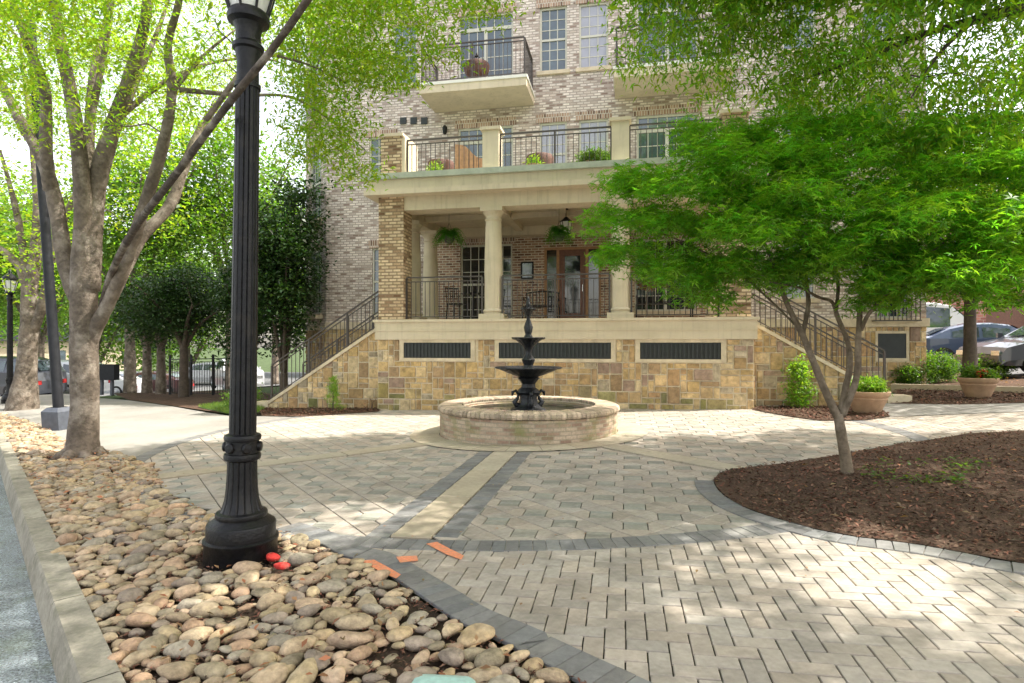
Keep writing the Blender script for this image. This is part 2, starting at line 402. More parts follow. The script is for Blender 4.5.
# plaza joint bed (dark) under the pavers
plaza = SB+[(14, -3), (14, 13.35), (-6.1, 13.35)]+[(FC[0]+RO*math.cos(math.radians(d)), FC[1]+RO*math.sin(math.radians(d))) for d in (145, 155, 165, 175, 185, 195, 205, 212)]
sheet('plaza_bed', plaza, -.012, 'joint', .5)

bedpx = [(714, 481), (716, 487), (722, 494), (733, 502), (747, 509), (763, 515), (779, 520), (815, 530), (858, 538), (921, 546), (985, 558), (1024, 565)]
BED = Gp(bedpx)+[(4.2, 3.4), (7.5, 2.6), (11, 5), (11, 11)]+Gp([(1024, 431), (969, 434), (902, 444), (836, 456), (776, 465), (731, 470), (718, 475)])
def d2poly(p, path):
    best = 9
    for i in range(len(path)-1):
        a = Vector(path[i]); b = Vector(path[i+1]); ab = b-a; t = max(0, min(1, (p-a).dot(ab)/ab.length_squared)); best = min(best, (p-(a+ab*t)).length)
    return best
bedc = BED+[BED[0]]
def bedz(x, y):
    d = d2poly(Vector((x, y)), bedc); return min(d, .9)*.06+.02*math.sin(x*7+1)*math.sin(y*6)*min(1, d*2)
sheet('mulch_bed', BED, .012, 'mulch', .25, bump=bedz)
ISL = Gp([(752, 410), (785, 416), (820, 421), (862, 421), (890, 417), (884, 411), (862, 403)])+[(5.3, 13.56), (2.66, 13.56), (2.66, 13.2)]
sheet('mulch_island', ISL, .014, 'mulch', .3)
MB2 = Gp([(890, 404), (897, 390), (1024, 392), (1090, 393), (1090, 402), (960, 405)])
sheet('mulch_strip', MB2, .012, 'mulch', .4)
MB3 = Gp([(875, 387), (890, 384), (1024, 389), (1080, 390), (1040, 380), (960, 373)])+[(7.7, 17.1), (5.4, 17.1), (5.4, 15.4)]
sheet('mulch_terrace', MB3, .02, 'mulch', .6)
CP = Gp([(884, 411), (890, 404), (960, 405), (1090, 402), (1130, 404), (1090, 413), (960, 415), (900, 417)])
sheet('concrete_path', Gp([(868, 404), (890, 417), (1100, 409), (1090, 401), (960, 404), (896, 402)]), .009, 'concrete', .5)
ML = Gp([(262, 416), (300, 417), (378, 412)])+[(-5.8, 13.54), (-9.2, 13.54)]
sheet('mulch_by_stairs', ML, .012, 'mulch', .4)
MT = Gp([(128, 400), (165, 405), (205, 411), (232, 415)])+[(-9.4, 13.6), (-10.5, 17), (-14, 20), (-19, 19)]
sheet('mulch_under_trees', MT, .014, 'mulch', .6)
sheet('lawn', Gp([(198, 408), (232, 416), (258, 414)])+[(-9.4, 14.4), (-11.2, 15.2)], .024, 'grass', .4)
# street and sidewalk beyond on the right, road on the far left
convex_sheet('side_street', [(10.5, 19), (60, 10), (60, 40), (10.5, 40)], -.02, 'road')
convex_sheet('side_walk', [(9.3, 17.6), (14, 13), (60, 6), (60, 9.8), (10.4, 18.8)], .0, 'concrete')
convex_sheet('cross_street', [(-90, 22), (-16, 26), (-12, 60), (-90, 60)], -.05, 'road')

# ---------------------------------------------------------------- pavers
def paver(mb, pts, col, top=.0, gap=.004, depth=.014):
    """pts: corner list in plan (ccw); shrinks by gap, small sloped arris"""
    c = Vector((sum(p[0] for p in pts)/len(pts), sum(p[1] for p in pts)/len(pts)))
    def ins(d):
        out = []
        for p in pts:
            v = Vector(p[:2])-c; L = v.length; out.append(c+v*(1-d*1.35/L))
        return out
    jz = R(-.0012, .0012)
    T = [(p.x, p.y, gz(p.x, p.y)+top+jz) for p in ins(gap+.004)]; B = [(p.x, p.y, gz(p.x, p.y)+top+jz-.004) for p in ins(gap)]
    D = [(p.x, p.y, gz(p.x, p.y)+top-depth) for p in ins(gap)]
    n0 = len(mb.v); n = len(pts); mb.v += T+B+D
    mb.f.append(tuple(range(n0, n0+n))); mb.c.append(col)
    for i in range(n):
        j = (i+1) % n
        mb.f.append((n0+n+i, n0+n+j, n0+j, n0+i)); mb.c.append(col)
        mb.f.append((n0+2*n+i, n0+2*n+j, n0+n+j, n0+n+i)); mb.c.append(col)
def tone(w=.16):
    g = R(1-w, 1+w); h = R(-.03, .03); return (g*(1+h), g, g*(1-h))
bedmid_test = [Vector(p) for p in BED]
SBline = [Vector(p) for p in SB]
def in_plaza(x, y): return inpoly(x, y, plaza_in)
plaza_in = plaza
def ok_outer(x, y):
    if not inpoly(x, y, plaza): return False
    r = math.hypot(x-FC[0], y-FC[1])
    if r < (RO+RI)/2: return False
    if y < 5 and x < 1.5 and d2poly(Vector((x, y)), SBline[5:]) < .11: return False
    if inpoly(x, y, BED): return False
    return True
mb = MB(); a_ = .1; n_out = 0
def herring2(mb, ok, x0, x1, y0, y1, a=.102):
    # 90 degree herringbone: horizontals where (i-j)%4==0 cover (i,j),(i+1,j); verticals at (i-j)%4==3 cover (i,j),(i,j-1)
    for j in range(int(y0/a)-2, int(y1/a)+2):
        for i in range(int(x0/a)-2, int(x1/a)+2):
            m = (i-j) % 4
            if m == 0: pts = [(i*a, j*a), ((i+2)*a, j*a), ((i+2)*a, (j+1)*a), (i*a, (j+1)*a)]
            elif m == 3: pts = [(i*a, j*a), ((i+1)*a, j*a), ((i+1)*a, (j+2)*a), (i*a, (j+2)*a)]
            else: continue
            cx = sum(p[0] for p in pts)/4; cy = sum(p[1] for p in pts)/4
            if ok(cx, cy): paver(mb, pts, tone(.13))
herring2(mb, ok_outer, -7, 9.5, 1.2, 13.3)
tag(mb.build('herringbone_paving', 'paver'), kind='structure')
# ring course and edge courses
mb = MB()
def course(mb, path, w, step=.1, top=.006, closed=False):
    """soldier course: pavers laid across a path of width w to its left"""
    L = [0]
    for i in range(len(path)-1): L.append(L[-1]+(path[i+1]-path[i]).length)
    n = int(L[-1]/step)
    def at(s):
        for i in range(len(path)-1):
            if s <= L[i+1] or i == len(path)-2:
                d = (path[i+1]-path[i]).normalized(); return path[i]+d*(s-L[i])
    def nrm(s):
        d = (at(min(s+.06, L[-1]))-at(max(s-.06, 0))).normalized(); return Vector((-d.y, d.x))
    for k in range(n):
        s0, s1 = k*step, (k+1)*step; A, B = at(s0), at(s1); na, nb_ = nrm(s0), nrm(s1)
        pts = [A, B, B+nb_*w, A+na*w]
        if (pts[1]-pts[0]).cross(pts[2]-pts[1]) < 0: pts = pts[::-1]
        paver(mb, [tuple(p) for p in pts], tone(.18), top, depth=.02)
def smooth_path(P_, n=6):
    out = []
    for i in range(len(P_)-1):
        p0 = P_[max(i-1, 0)]; p1 = P_[i]; p2 = P_[i+1]; p3 = P_[min(i+2, len(P_)-1)]
        for k in range(n):
            t = k/n; out.append(.5*((2*p1)+(p2-p0)*t+(2*p0-5*p1+4*p2-p3)*t*t+(3*p1-p0-3*p2+p3)*t**3))
    out.append(P_[-1]); return out
ring = [Vector((FC[0]+RO*math.cos(math.radians(d)), FC[1]+RO*math.sin(math.radians(d)))) for d in range(214, 314, 2)]
course(mb, ring, RO-RI+.0)
ringb = [Vector((FC[0]+RO*math.cos(math.radians(d)), FC[1]+RO*math.sin(math.radians(d)))) for d in list(range(346, 360, 2))+list(range(0, 34, 2))]
course(mb, ringb, RO-RI)
ringl = [Vector((FC[0]+RO*math.cos(math.radians(d)), FC[1]+RO*math.sin(math.radians(d)))) for d in range(146, 215, 2)]
course(mb, ringl, RO-RI)
sb = smooth_path([Vector(p) for p in SB[4:]])
course(mb, sb, .21, top=.008)
bp = smooth_path([Vector(p) for p in Gp(bedpx)+[(4.2, 3.4)]])
course(mb, [p for p in bp][::-1], .2, top=.010)
bq = smooth_path([Vector(p) for p in BED[-7:]+[BED[0]]])
# dark pavers either side of each radial strip
STRIPS = [-90, -45, -135]
for ang in STRIPS:
    a = math.radians(ang); d = Vector((math.cos(a), math.sin(a))); n = Vector((-d.y, d.x)); c0 = Vector(FC)
    for s in ((1, -1) if ang == -90 else ()):
        r0 = 1.95; r1 = 5.6 if ang == -90 else (3.9 if ang == -45 else 5.6)
        p = [c0+d*r0+n*s*.17, c0+d*r1+n*s*.17]
        if s < 0: p = p[::-1]
        course(mb, p, .2, top=.004)
tag(mb.build('edge_course_paving', 'paver_dark'), kind='structure')
mb = MB()
for ang in STRIPS:
    a = math.radians(ang); d = Vector((math.cos(a), math.sin(a))); n = Vector((-d.y, d.x)); c0 = Vector(FC)
    r0 = 1.95; r1 = 5.6 if ang == -90 else (4.1 if ang == -45 else 5.6)
    k = 3
    for q in range(k):
        A = c0+d*(r0+(r1-r0)*q/k); B = c0+d*(r0+(r1-r0)*(q+1)/k-.006)
        paver(mb, [tuple(A-n*.16), tuple(B-n*.16), tuple(B+n*.16), tuple(A+n*.16)], tone(.08), .008, depth=.02)
# apron ring round the fountain
for k in range(24):
    a0 = math.radians(k*15+.1); a1 = math.radians(k*15+14.9); col = tone(.08)
    for q in range(4):
        b0 = a0+(a1-a0)*q/4; b1 = a0+(a1-a0)*(q+1)/4
        pt = [(FC[0]+r*math.cos(b), FC[1]+r*math.sin(b)) for r, b in ((1.5, b0), (1.98, b0), (1.98, b1), (1.5, b1))]
        mb.face([(x, y, gz(x, y)+.012) for x, y in pt], col)
tag(mb.build('tan_concrete_bands', 'strip'), kind='structure')
# diamond pattern inside the ring
def ok_in(x, y):
    dx, dy = x-FC[0], y-FC[1]; r = math.hypot(dx, dy)
    if r > (RO+RI)/2 or r < 1.85: return False
    if inpoly(x, y, BED) or y > 13.3: return False
    if not inpoly(x, y, plaza): return False
    for ang in STRIPS:
        a = math.radians(ang); al = dx*math.cos(a)+dy*math.sin(a); pe = abs(-dx*math.sin(a)+dy*math.cos(a))
        if 1.9 < al < (4.0 if ang == -45 else 5.7) and pe < (.27 if ang == -90 else .14): return False
    return True
mb = MB(); md = MB()
cell = .40; th = math.radians(45)
ct, st = math.cos(th), math.sin(th)
def W2(u, v): return (FC[0]+u*ct-v*st, FC[1]+u*st+v*ct)
for j in range(-14, 15):
    for i in range(-14, 15):
        u, v = i*cell, j*cell; h = cell/2; q = cell*.34
        # pinwheel: centre square turned, four kites round it
        cs = [(u-h, v-h), (u+h, v-h), (u+h, v+h), (u-h, v+h)]; em = [(u, v-h), (u+h, v), (u, v+h), (u-h, v)]
        ce = [(u, v-q), (u+q, v), (u, v+q), (u-q, v)]
        for k in range(4):
            pts = [em[k-1], cs[k], em[k], ce[k], ce[k-1]]
            W_ = [W2(*p) for p in pts]; x = sum(p[0] for p in W_)/5; y = sum(p[1] for p in W_)/5
            if ok_in(x, y): paver(mb, W_, tone(.1), .0, gap=.005)
        x, y = W2(u, v)
        if ok_in(x, y):
            for k in range(3):
                t0, t1 = k/3, (k+1)/3
                L = lambda a, b, t: (a[0]+(b[0]-a[0])*t, a[1]+(b[1]-a[1])*t)
                pts = [L(ce[0], ce[1], t0), L(ce[0], ce[1], t1), L(ce[3], ce[2], t1), L(ce[3], ce[2], t0)]
                paver(md, [W2(*p) for p in pts], tone(.15), .0, gap=.003)
tag(mb.build('diamond_paving', 'paver'), kind='structure')
tag(md.build('diamond_inset_paving', 'paver_mid'), kind='structure')

# orange utility paint marks
def mark(px, label, dz=.0135):
    pts = Gp(px); mb = MB(); mb.face([(x, y, gz(x, y)+dz) for x, y in pts]); 
    o = mb.build('paint_mark', 'orange'); return tag(o, label, 'paint mark', 'orange paint marks on the pavers')
mark([(361, 562), (374, 561), (389, 569), (401, 576), (396, 580), (382, 574)], 'orange paint stripe along the dark paver border nearest the stones', .0098)
mark([(396, 558), (417, 557), (418, 562), (400, 564)], 'short orange paint dab between the two longer stripes', .0098)
mark([(426, 545), (437, 543), (450, 550), (464, 557), (461, 561), (447, 556)], 'long orange paint stripe farthest from the stones, on the tan pavers', .0098)

# ---------------------------------------------------------------- the apartment building
YF, YW, YS = 13.16, 17.2, 13.55            # porch front, main wall, stair wall planes
ZD, Z2, Z3, Z4 = 2.10, 5.47, 8.82, 12.17   # deck and upper floors
PX0, PX1 = -5.78, 2.65
BLD = empty('apartment_building', (-1.5, 17.2, .1), 'pale brick apartment building with columned porch, balconies and stone base', 'building')

def wall(name, m, X0, X1, Z0, Z1, Y, holes, depth=.11, parent=BLD, T=None):
    """a wall in the plane y=Y facing -Y with real openings and reveals; T maps local to world"""
    xs = sorted({X0, X1, *[h[0] for h in holes], *[h[1] for h in holes]}); zs = sorted({Z0, Z1, *[h[2] for h in holes], *[h[3] for h in holes]})
    xs = [x for x in xs if X0 <= x <= X1]; zs = [z for z in zs if Z0 <= z <= Z1]
    mb = MB(); t = (lambda p: tuple(T @ Vector(p))) if T is not None else (lambda p: p)
    for i in range(len(xs)-1):
        for j in range(len(zs)-1):
            cx, cz = (xs[i]+xs[i+1])/2, (zs[j]+zs[j+1])/2
            if any(h[0] < cx < h[1] and h[2] < cz < h[3] for h in holes): continue
            mb.face([t((xs[i], Y, zs[j])), t((xs[i+1], Y, zs[j])), t((xs[i+1], Y, zs[j+1])), t((xs[i], Y, zs[j+1]))])
    for a, b, c, d in holes:
        mb.face([t((a, Y, c)), t((a, Y, d)), t((a, Y+depth, d)), t((a, Y+depth, c))]); mb.face([t((b, Y, d)), t((b, Y, c)), t((b, Y+depth, c)), t((b, Y+depth, d))])
        mb.face([t((a, Y, d)), t((b, Y, d)), t((b, Y+depth, d)), t((a, Y+depth, d))]); mb.face([t((b, Y, c)), t((a, Y, c)), t((a, Y+depth, c)), t((b, Y+depth, c))])
    return mb.build(name, m, parent)
def window(a, b, c, d, Y, nx=3, nz=6, pane='glass', T=None, sill=True, mid=True, transom=0, split=0, fr='winframe', name='window', inset=.07, head=True):
    """frame mesh with muntins; pane, sill and head as sub-parts"""
    mb = MB(); y = Y+inset; fw = .055
    B = lambda x0, x1, z0, z1, y0=0, y1=.04: mb.box(x0, x1, y+y0, y+y1, z0, z1, T=T)
    B(a, a+fw, c, d, -.02); B(b-fw, b, c, d, -.02); B(a+fw, b-fw, d-fw, d, -.02); B(a+fw, b-fw, c, c+fw, -.02)
    ia, ib, ic, id_ = a+fw, b-fw, c+fw, d-fw
    if transom: B(ia, ib, d-transom-.05, d-transom+.05, -.015)
    if mid: B(ia, ib, (ic+id_)/2-.03, (ic+id_)/2+.03, -.01)
    for s in range(split): x = ia+(ib-ia)*(s+1)/(split+1); B(x-.05, x+.05, ic, id_-transom, -.012)
    for i in range(1, nx): x = ia+(ib-ia)*i/nx; B(x-.011, x+.011, ic, id_, .008, .035)
    for j in range(1, nz): z = ic+(id_-ic)*j/nz; B(ia, ib, z-.011, z+.011, .010, .037)
    w = mb.build(name, fr, BLD)
    m2 = MB(); m2.box(ia, ib, y+.022, y+.03, ic, id_, T=T); m2.build('pane', pane, w)
    if sill: s_ = MB(); s_.box(a-.09, b+.09, Y-.07, Y+.10, c-.11, c-.002, T=T); s_.build('sill', 'limestone' if sill is True else sill, w)
    if head: s_ = MB(); s_.box(a-.10, b+.10, Y-.018, Y+.02, d+.002, d+.24, T=T); s_.build('lintel', 'brick_soldier', w)
    return w
M['brick_soldier'] = brick('soldier_brick', (.40, .27, .2), (.32, .2, .14), (.15, .09, .065), (.56, .50, .42), .075, .24, .011)

H1, H2, H3 = ZD+2.4, Z2+2.55, Z3+2.58
PORCH = [(-4.9, -3.3, ZD+.02, H1), (-2.35, -.7, ZD+.02, ZD+2.25), (.25, 1.95, ZD+.35, H1)]
W2F = [(-2.48, -1.68, Z2+.7, H2), (-1.33, -.49, Z2+.7, H2)]; W3F = [(-2.48, -1.68, Z3+.7, H3), (-1.33, -.49, Z3+.7, H3)]
D2 = [(-4.97, -3.28, Z2+.05, H2), (.31, 2.0, Z2+.05, H2)]; D3 = [(-4.97, -3.28, Z3+.05, H3), (.31, 2.0, Z3+.05, H3)]
LW = [(-7.75, -6.85, 2.42, 4.5), (-7.85, -7.0, 6.3, 7.95), (-7.06, -6.28, 9.5, 11.35)]
RW = [(4.2, 5.05, 2.75, 4.6), (6.55, 7.35, 2.2, 4.5), (4.2, 5.05, Z2+.7, H2), (4.2, 5.05, Z3+.7, H3), (6.2, 7.0, Z2+.7, H2), (6.2, 7.0, Z3+.7, H3)]
PW = (-5.75, 2.6, 2.1, 5.0)
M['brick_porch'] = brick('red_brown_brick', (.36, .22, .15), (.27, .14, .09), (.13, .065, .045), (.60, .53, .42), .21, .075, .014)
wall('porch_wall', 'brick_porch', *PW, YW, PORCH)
wall('front_wall', 'brick', -9.3, 7.72, 2.1, 16, YW, [PW]+W2F+W3F+D2+D3+LW+RW)
for h, g in zip(W2F+W3F, ['curtain', 'curtain', 'glass', 'curtain']): window(*h, YW, pane=g)
for h in D2+D3: window(*h, YW, nx=6, nz=6, transom=.42, split=1, mid=False, sill=False, name='balcony_door')
for h in LW: window(*h, YW)
for h in RW: window(*h, YW)
window(*PORCH[0], YW, nx=6, nz=6, pane='glass_dark', split=1, sill=False)
window(*PORCH[2], YW, nx=6, nz=5, pane='glass_dark', split=1)
# entrance: mahogany door leaf between sidelights
a, b, c, d = PORCH[1]
mb = MB()
for x0, x1 in ((a, a+.07), (a+.36, a+.44), (b-.44, b-.36), (b-.07, b)): mb.box(x0, x1, YW+.03, YW+.12, c, d-.07)
mb.box(a, b, YW+.028, YW+.12, d-.07, d); ent = mb.build('entrance_frame', 'wood', BLD)
mb = MB(); mb.box(a+.44, a+.60, YW+.06, YW+.10, c, d-.07); mb.box(b-.60, b-.44, YW+.06, YW+.10, c, d-.07); mb.box(a+.60, b-.60, YW+.06, YW+.10, c, c+.3); mb.box(a+.60, b-.60, YW+.06, YW+.10, d-.25, d-.07)
dr = mb.build('entrance_door', 'wood_red', BLD)
box1('pane', 'glass_dark', dr, a+.60, b-.60, YW+.075, YW+.085, c+.3, d-.25)
MB().tube([(b-.53, YW+.02, ZD+.95), (b-.53, YW+.02, ZD+1.15)], .012).build('handle', 'chrome', dr)
box1('sidelight', 'glass_dark', ent, a+.07, a+.36, YW+.08, YW+.09, c, d-.07); box1('sidelight', 'glass_dark', ent, b-.36, b-.07, YW+.08, YW+.09, c, d-.07)
box1('house_number_plate', 'vent', BLD, -5.33+2.3-.17, -5.33+2.3+.17, YW-.03, YW-.002, 3.0, 3.42) if False else None

# side and chamfered walls, return walls, roof slab
ang = math.radians(42); L = 1.95
T1 = Matrix.Translation((-9.3, YW, 0)) @ Matrix.Rotation(math.pi-ang+math.pi, 4, 'Z')   # local +X runs back-left
T1 = Matrix(((math.cos(ang), math.sin(ang), 0, -9.3-L*math.cos(ang)), (-math.sin(ang), math.cos(ang), 0, YW+L*math.sin(ang)), (0, 0, 1, 0), (0, 0, 0, 1)))
CH = [(.42, 1.52, 2.5, 4.6), (.42, 1.52, Z2+.1, H2), (.42, 1.52, Z3+.1, H3)]
wall('corner_wall', 'brick', 0, L, 2.1, 16, 0, CH, T=T1)
for h in CH: window(*h, 0, nx=4, nz=6, T=T1)
for z in (2.45, Z2, Z3):
    mb = MB(); mb.box(.25, 1.7, -.26, -.01, z-.12, z, T=T1); lb = mb.build('juliet_slab', 'cream', BLD)
    mb = MB()
    for i in range(13): x = .3+i*1.35/12; mb.box(x-.008, x+.008, -.24, -.225, z, z+1.0, T=T1)
    mb.box(.28, 1.67, -.25, -.215, z+1.0, z+1.04, T=T1); mb.box(.28, .31, -.22, -.01, z+1.0, z+1.04, T=T1); mb.box(1.64, 1.67, -.22, -.01, z+1.0, z+1.04, T=T1)
    mb.build('juliet_railing', 'iron', BLD)
xc, yc = -9.3-L*math.cos(ang), YW+L*math.sin(ang)
mb = MB(); mb.face([(xc, yc+9, 0), (xc, yc, 0), (xc, yc, 16), (xc, yc+9, 16)]); mb.face([(7.72, YW, 0), (7.72, YW+10, 0), (7.72, YW+10, 16), (7.72, YW, 16)]); mb.build('side_wall', 'brick', BLD)
MB().box(xc-.1, 7.9, YW-.2, YW+10, 16, 16.3).build('roof', 'cream', BLD)

# random ashlar
PAL = [(.50, .35, .17), (.56, .41, .22), (.42, .28, .14), (.58, .45, .27), (.47, .33, .17), (.33, .23, .17), (.48, .33, .15), (.54, .38, .20), (.40, .33, .23), (.46, .29, .15), (.52, .37, .19), (.37, .25, .14)]
def ashlar(name, O, U, w, h, N, skip=(), clipfn=None, cell=.135, moss=True, parent=BLD, zb=None):
    O = Vector(O); U = Vector(U); N = Vector(N); Z = Vector((0, 0, 1)); mb = MB()
    nx, nz = int(round(w/cell)), int(math.ceil(h/cell)); cw, chh = w/nx, h/nz
    occ = [[False]*nz for _ in range(nx)]
    for i in range(nx):
        for j in range(nz):
            for s in skip:
                if s[0] < (i+.5)*cw < s[1] and s[2] < (j+.5)*chh < s[3]: occ[i][j] = True
    for j in range(nz):
        for i in range(nx):
            if occ[i][j]: continue
            a, b = random.choice([(1, 1), (2, 1), (2, 2), (1, 2), (3, 1), (2, 2), (3, 2), (2, 1), (1, 2), (2, 3)])
            while a > 1 and (i+a > nx or any(occ[i+k][j] for k in range(a))): a -= 1
            while b > 1 and (j+b > nz or any(occ[i+k][j+l] for k in range(a) for l in range(b))): b -= 1
            for k in range(a):
                for l in range(b): occ[i+k][j+l] = True
            g = .013; u0, u1, z0, z1 = i*cw+g, (i+a)*cw-g, j*chh+g, (j+b)*chh-g
            c = random.choice(PAL); v = R(.82, 1.2); c = tuple(x*v for x in c)
            if moss and z0 < .62 and random.random() < (.55 if z0 < .4 else .15)*(moss if moss is not True else 1):
                t = R(.3, .85); mo = random.choice([(.17, .18, .05), (.24, .24, .08), (.13, .15, .05)]); c = tuple(x*(1-t)+y*t for x, y in zip(c, mo))
            q = [(u0, z0), (u1, z0), (u1, z1), (u0, z1)]
            if clipfn: q = clip(q, *clipfn)
            if len(q) < 3: continue
            th = R(.010, .035); cx = sum(p[0] for p in q)/len(q); cz = sum(p[1] for p in q)/len(q)
            top = [O+U*(cx+(p[0]-cx)*.93+(.0))+Z*(cz+(p[1]-cz)*.93)+N*(th+R(-.004, .004)) for p in q]
            base = [O+U*p[0]+Z*p[1]+N*.001 for p in q]; mid = [O+U*(cx+(p[0]-cx)*.985)+Z*(cz+(p[1]-cz)*.985)+N*th*.6 for p in q]
            mb.face(top, c); n = len(q)
            for k in range(n):
                m = (k+1) % n; mb.face([mid[k], mid[m], top[m], top[k]], c); mb.face([base[k], base[m], mid[m], mid[k]], c)
    o = mb.build(name, 'stone', parent); return o
# deck band, base wall, vents
VX = [(FX(404, YF), FX(471, YF)), (FX(499, YF), FX(611, YF)), (FX(640, YF), FX(721, YF))]
ZB, ZV0, ZV1 = 1.63, 1.20, 1.56
zb = -.15; hh = ZB-zb
mb = MB(); mb.box(PX0, PX1, YF+.002, YF+.3, zb, ZB); mb.build('base_wall', 'mortar', BLD)
sk = [(a-PX0-.12, b-PX0+.12, ZV0-zb-.07, ZV1-zb+.2) for a, b in VX]
ashlar('base_stone', (PX0, YF, zb), (1, 0, 0), PX1-PX0, hh, (0, -1, 0), sk)
mb = MB()
for z in (0,): pass
for (a, b) in VX:
    mbf = MB(); mbf.box(a-.10, b+.10, YF-.03, YF+.02, ZV0-.07, ZV0); mbf.box(a-.10, a, YF-.03, YF+.02, ZV0, ZV1+.07); mbf.box(b, b+.10, YF-.03, YF+.02, ZV0, ZV1+.07); mbf.box(a, b, YF-.03, YF+.02, ZV1, ZV1+.07)
    fr = mbf.build('vent_surround', 'limestone', BLD)
    mv = MB(); n = int((b-a)/.085)
    mv.box(a, b, YF-.004, YF+.01, ZV0, ZV1)
    for i in range(n): x = a+(b-a)*(i+.5)/n; mv.box(x-.02, x+.02, YF-.024, YF-.004, ZV0+.01, ZV1-.01)
    mv.build('vent', 'vent', fr)
ashlar('base_stone', (PX1, YF, zb), (0, 1, 0), .4, hh, (1, 0, 0)); box1('base_wall', 'mortar', BLD, PX1-.3, PX1-.002, YF+.3, YS, zb, ZB)
ashlar('base_stone', (PX0, YS, zb), (0, -1, 0), .39, hh, (-1, 0, 0))
mb = MB(); mb.box(PX0-.05, PX1+.06, YF-.06, YW, ZB, ZD-.06); mb.box(PX0-.09, PX1+.10, YF-.10, YW-.002, ZD-.06, ZD); mb.box(PX0-.06, PX1+.075, YF-.075, YF, ZB+.2, ZB+.225)
mb.build('porch_deck', 'cream', BLD)
mb = MB(); mb.box(-9.3, 7.78, YW-.06, YW+.02, 1.98, 2.2); mb.box(PX0, PX1, YW-.0, YW+.01, 0, 2.0); mb.build('stone_band', 'limestone', BLD)
ashlar('base_stone', (-9.3, YW, -.3), (1, 0, 0), 3.5, 2.28, (0, -1, 0)); box1('base_wall', 'mortar', BLD, -9.3, PX0, YW+.002, YW+.3, -.3, 1.98)
ashlar('base_stone', (PX1, YW, 0), (1, 0, 0), 7.72-PX1, 1.98, (0, -1, 0), [(6.5-PX1, 7.3-PX1, 1.1, 1.85)]); box1('base_wall', 'mortar', BLD, PX1, 7.718, YW+.002, YW+.3, 0, 1.98)
ashlar('base_stone', (7.72, YW, 0), (0, 1, 0), 3., 1.98, (1, 0, 0))
T2 = Vector(T1 @ Vector((0, 0, -.3))); U2 = (Vector(T1 @ Vector((1, 0, 0)))-Vector(T1 @ Vector((0, 0, 0)))); N2 = Vector((-math.sin(ang), -math.cos(ang), 0))
mb = MB(); mb.face([T2, T2+U2*L, T2+U2*L+Vector((0, 0, 2.4)), T2+Vector((0, 0, 2.4))]); mb.build('base_wall', 'mortar', BLD); ashlar('base_stone', T2, U2, L, 2.28, N2)
fr = MB().box(6.5, 7.3, YW-.03, YW+.02, 1.08, 1.15).box(6.5, 6.56, YW-.03, YW+.02, 1.15, 1.8).box(7.24, 7.3, YW-.03, YW+.02, 1.15, 1.8).box(6.5, 7.3, YW-.03, YW+.02, 1.8, 1.87).build('vent_surround', 'limestone', BLD)
box1('vent', 'vent', fr, 6.56, 7.24, YW-.02, YW-.004, 1.15, 1.8)

# railings
def railing(A, B, h=1.0, step=.115, lift=.07, posts=True, double=True, name='railing', m='iron', parent=BLD, ends=(True, True)):
    A = Vector(A); B = Vector(B); mb = MB(); L = (B-A).length; n = max(2, int(L/step)); Z = Vector((0, 0, 1))
    mb.bar(A+Z*h, B+Z*h, .045, .03); mb.bar(A+Z*lift, B+Z*lift, .03, .02)
    if double: mb.bar(A+Z*(h-.1), B+Z*(h-.1), .03, .02)
    for i in range(1, n):
        p = A.lerp(B, i/n); mb.bar(p+Z*lift, p+Z*(h-(.1 if double else 0)), .014)
    if posts:
        k = max(1, int(L/1.3+.5))
        for i in range(0 if ends[0] else 1, k+(1 if ends[1] else 0)):
            p = A.lerp(B, i/k); mb.bar(p, p+Z*(h-.015), .042)
    return mb.build(name, m, parent)
# porch pillars and columns
def pillar(x0, x1):
    mb = MB(); mb.box(x0, x1, YF, YF+.56, ZD, 5.0); return mb.build('brick_pillar', 'brick_tan', BLD)
pillar(-5.76, -5.14); pillar(1.98, 2.60)
def column(x, y, z0=ZD, z1=4.68, name='column'):
    h = z1-z0
    prof = [(.24, .12), (.24, .16), (.265, .19), (.24, .22), (.222, .24), (.218, .30), (.215, h*.35), (.205, h*.6), (.185, h*.85), (.178, h-.30), (.2, h-.285), (.2, h-.26), (.18, h-.25), (.18, h-.19), (.23, h-.12), (.25, h-.09)]
    c = MB().lathe((x, y, z0), prof, 40).build(name, 'cream', BLD, smooth='auto')
    MB().box(x-.29, x+.29, y-.29, y+.29, z0, z0+.12).build('plinth', 'cream', c)
    MB().box(x-.26, x+.26, y-.26, y+.26, z0+h-.09, z0+h).build('capital', 'cream', c)
    return c
CX1 = FX(493.5, 13.45); CX2 = FX(620.5, 13.45)
for x, y in ((CX1, 13.45), (CX2, 13.45), (-5.42, 14.55), (-5.42, 15.95), (2.28, 14.55), (2.28, 15.95)): column(x, y)
# entablature and ceiling
mb = MB(); EX0, EX1 = -5.8, 2.64
mb.box(EX0+.02, EX1-.02, YF+.04, YF+.55, 4.68, 5.0); mb.box(EX0+.02, EX0+.5, YF+.55, YW, 4.68, 5.0); mb.box(EX1-.5, EX1-.02, YF+.55, YW, 4.68, 5.0); mb.box(EX0+.5, EX1-.5, YW-.35, YW, 4.68, 5.0)
mb.build('porch_beam', 'cream', BLD)
mb = MB(); mb.box(EX0-.22, EX1+.22, YF-.26, YW-.002, 5.0, 5.12); mb.box(EX0-.16, EX1+.16, YF-.20, YW-.004, 5.12, 5.36); mb.build('balcony_fascia', 'cream', BLD)
mb = MB(); mb.box(EX0-.24, EX1+.24, YF-.28, YW-.006, 5.36, 5.49); mb.build('balcony_floor', 'verdigris', BLD)
mb = MB(); mb.box(EX0+.5, EX1-.5, YF+.55, YW-.35, 4.94, 4.99)
for x in (CX1, (CX1+CX2)/2, CX2): mb.box(x-.1, x+.1, YF+.55, YW-.35, 4.80, 4.94)
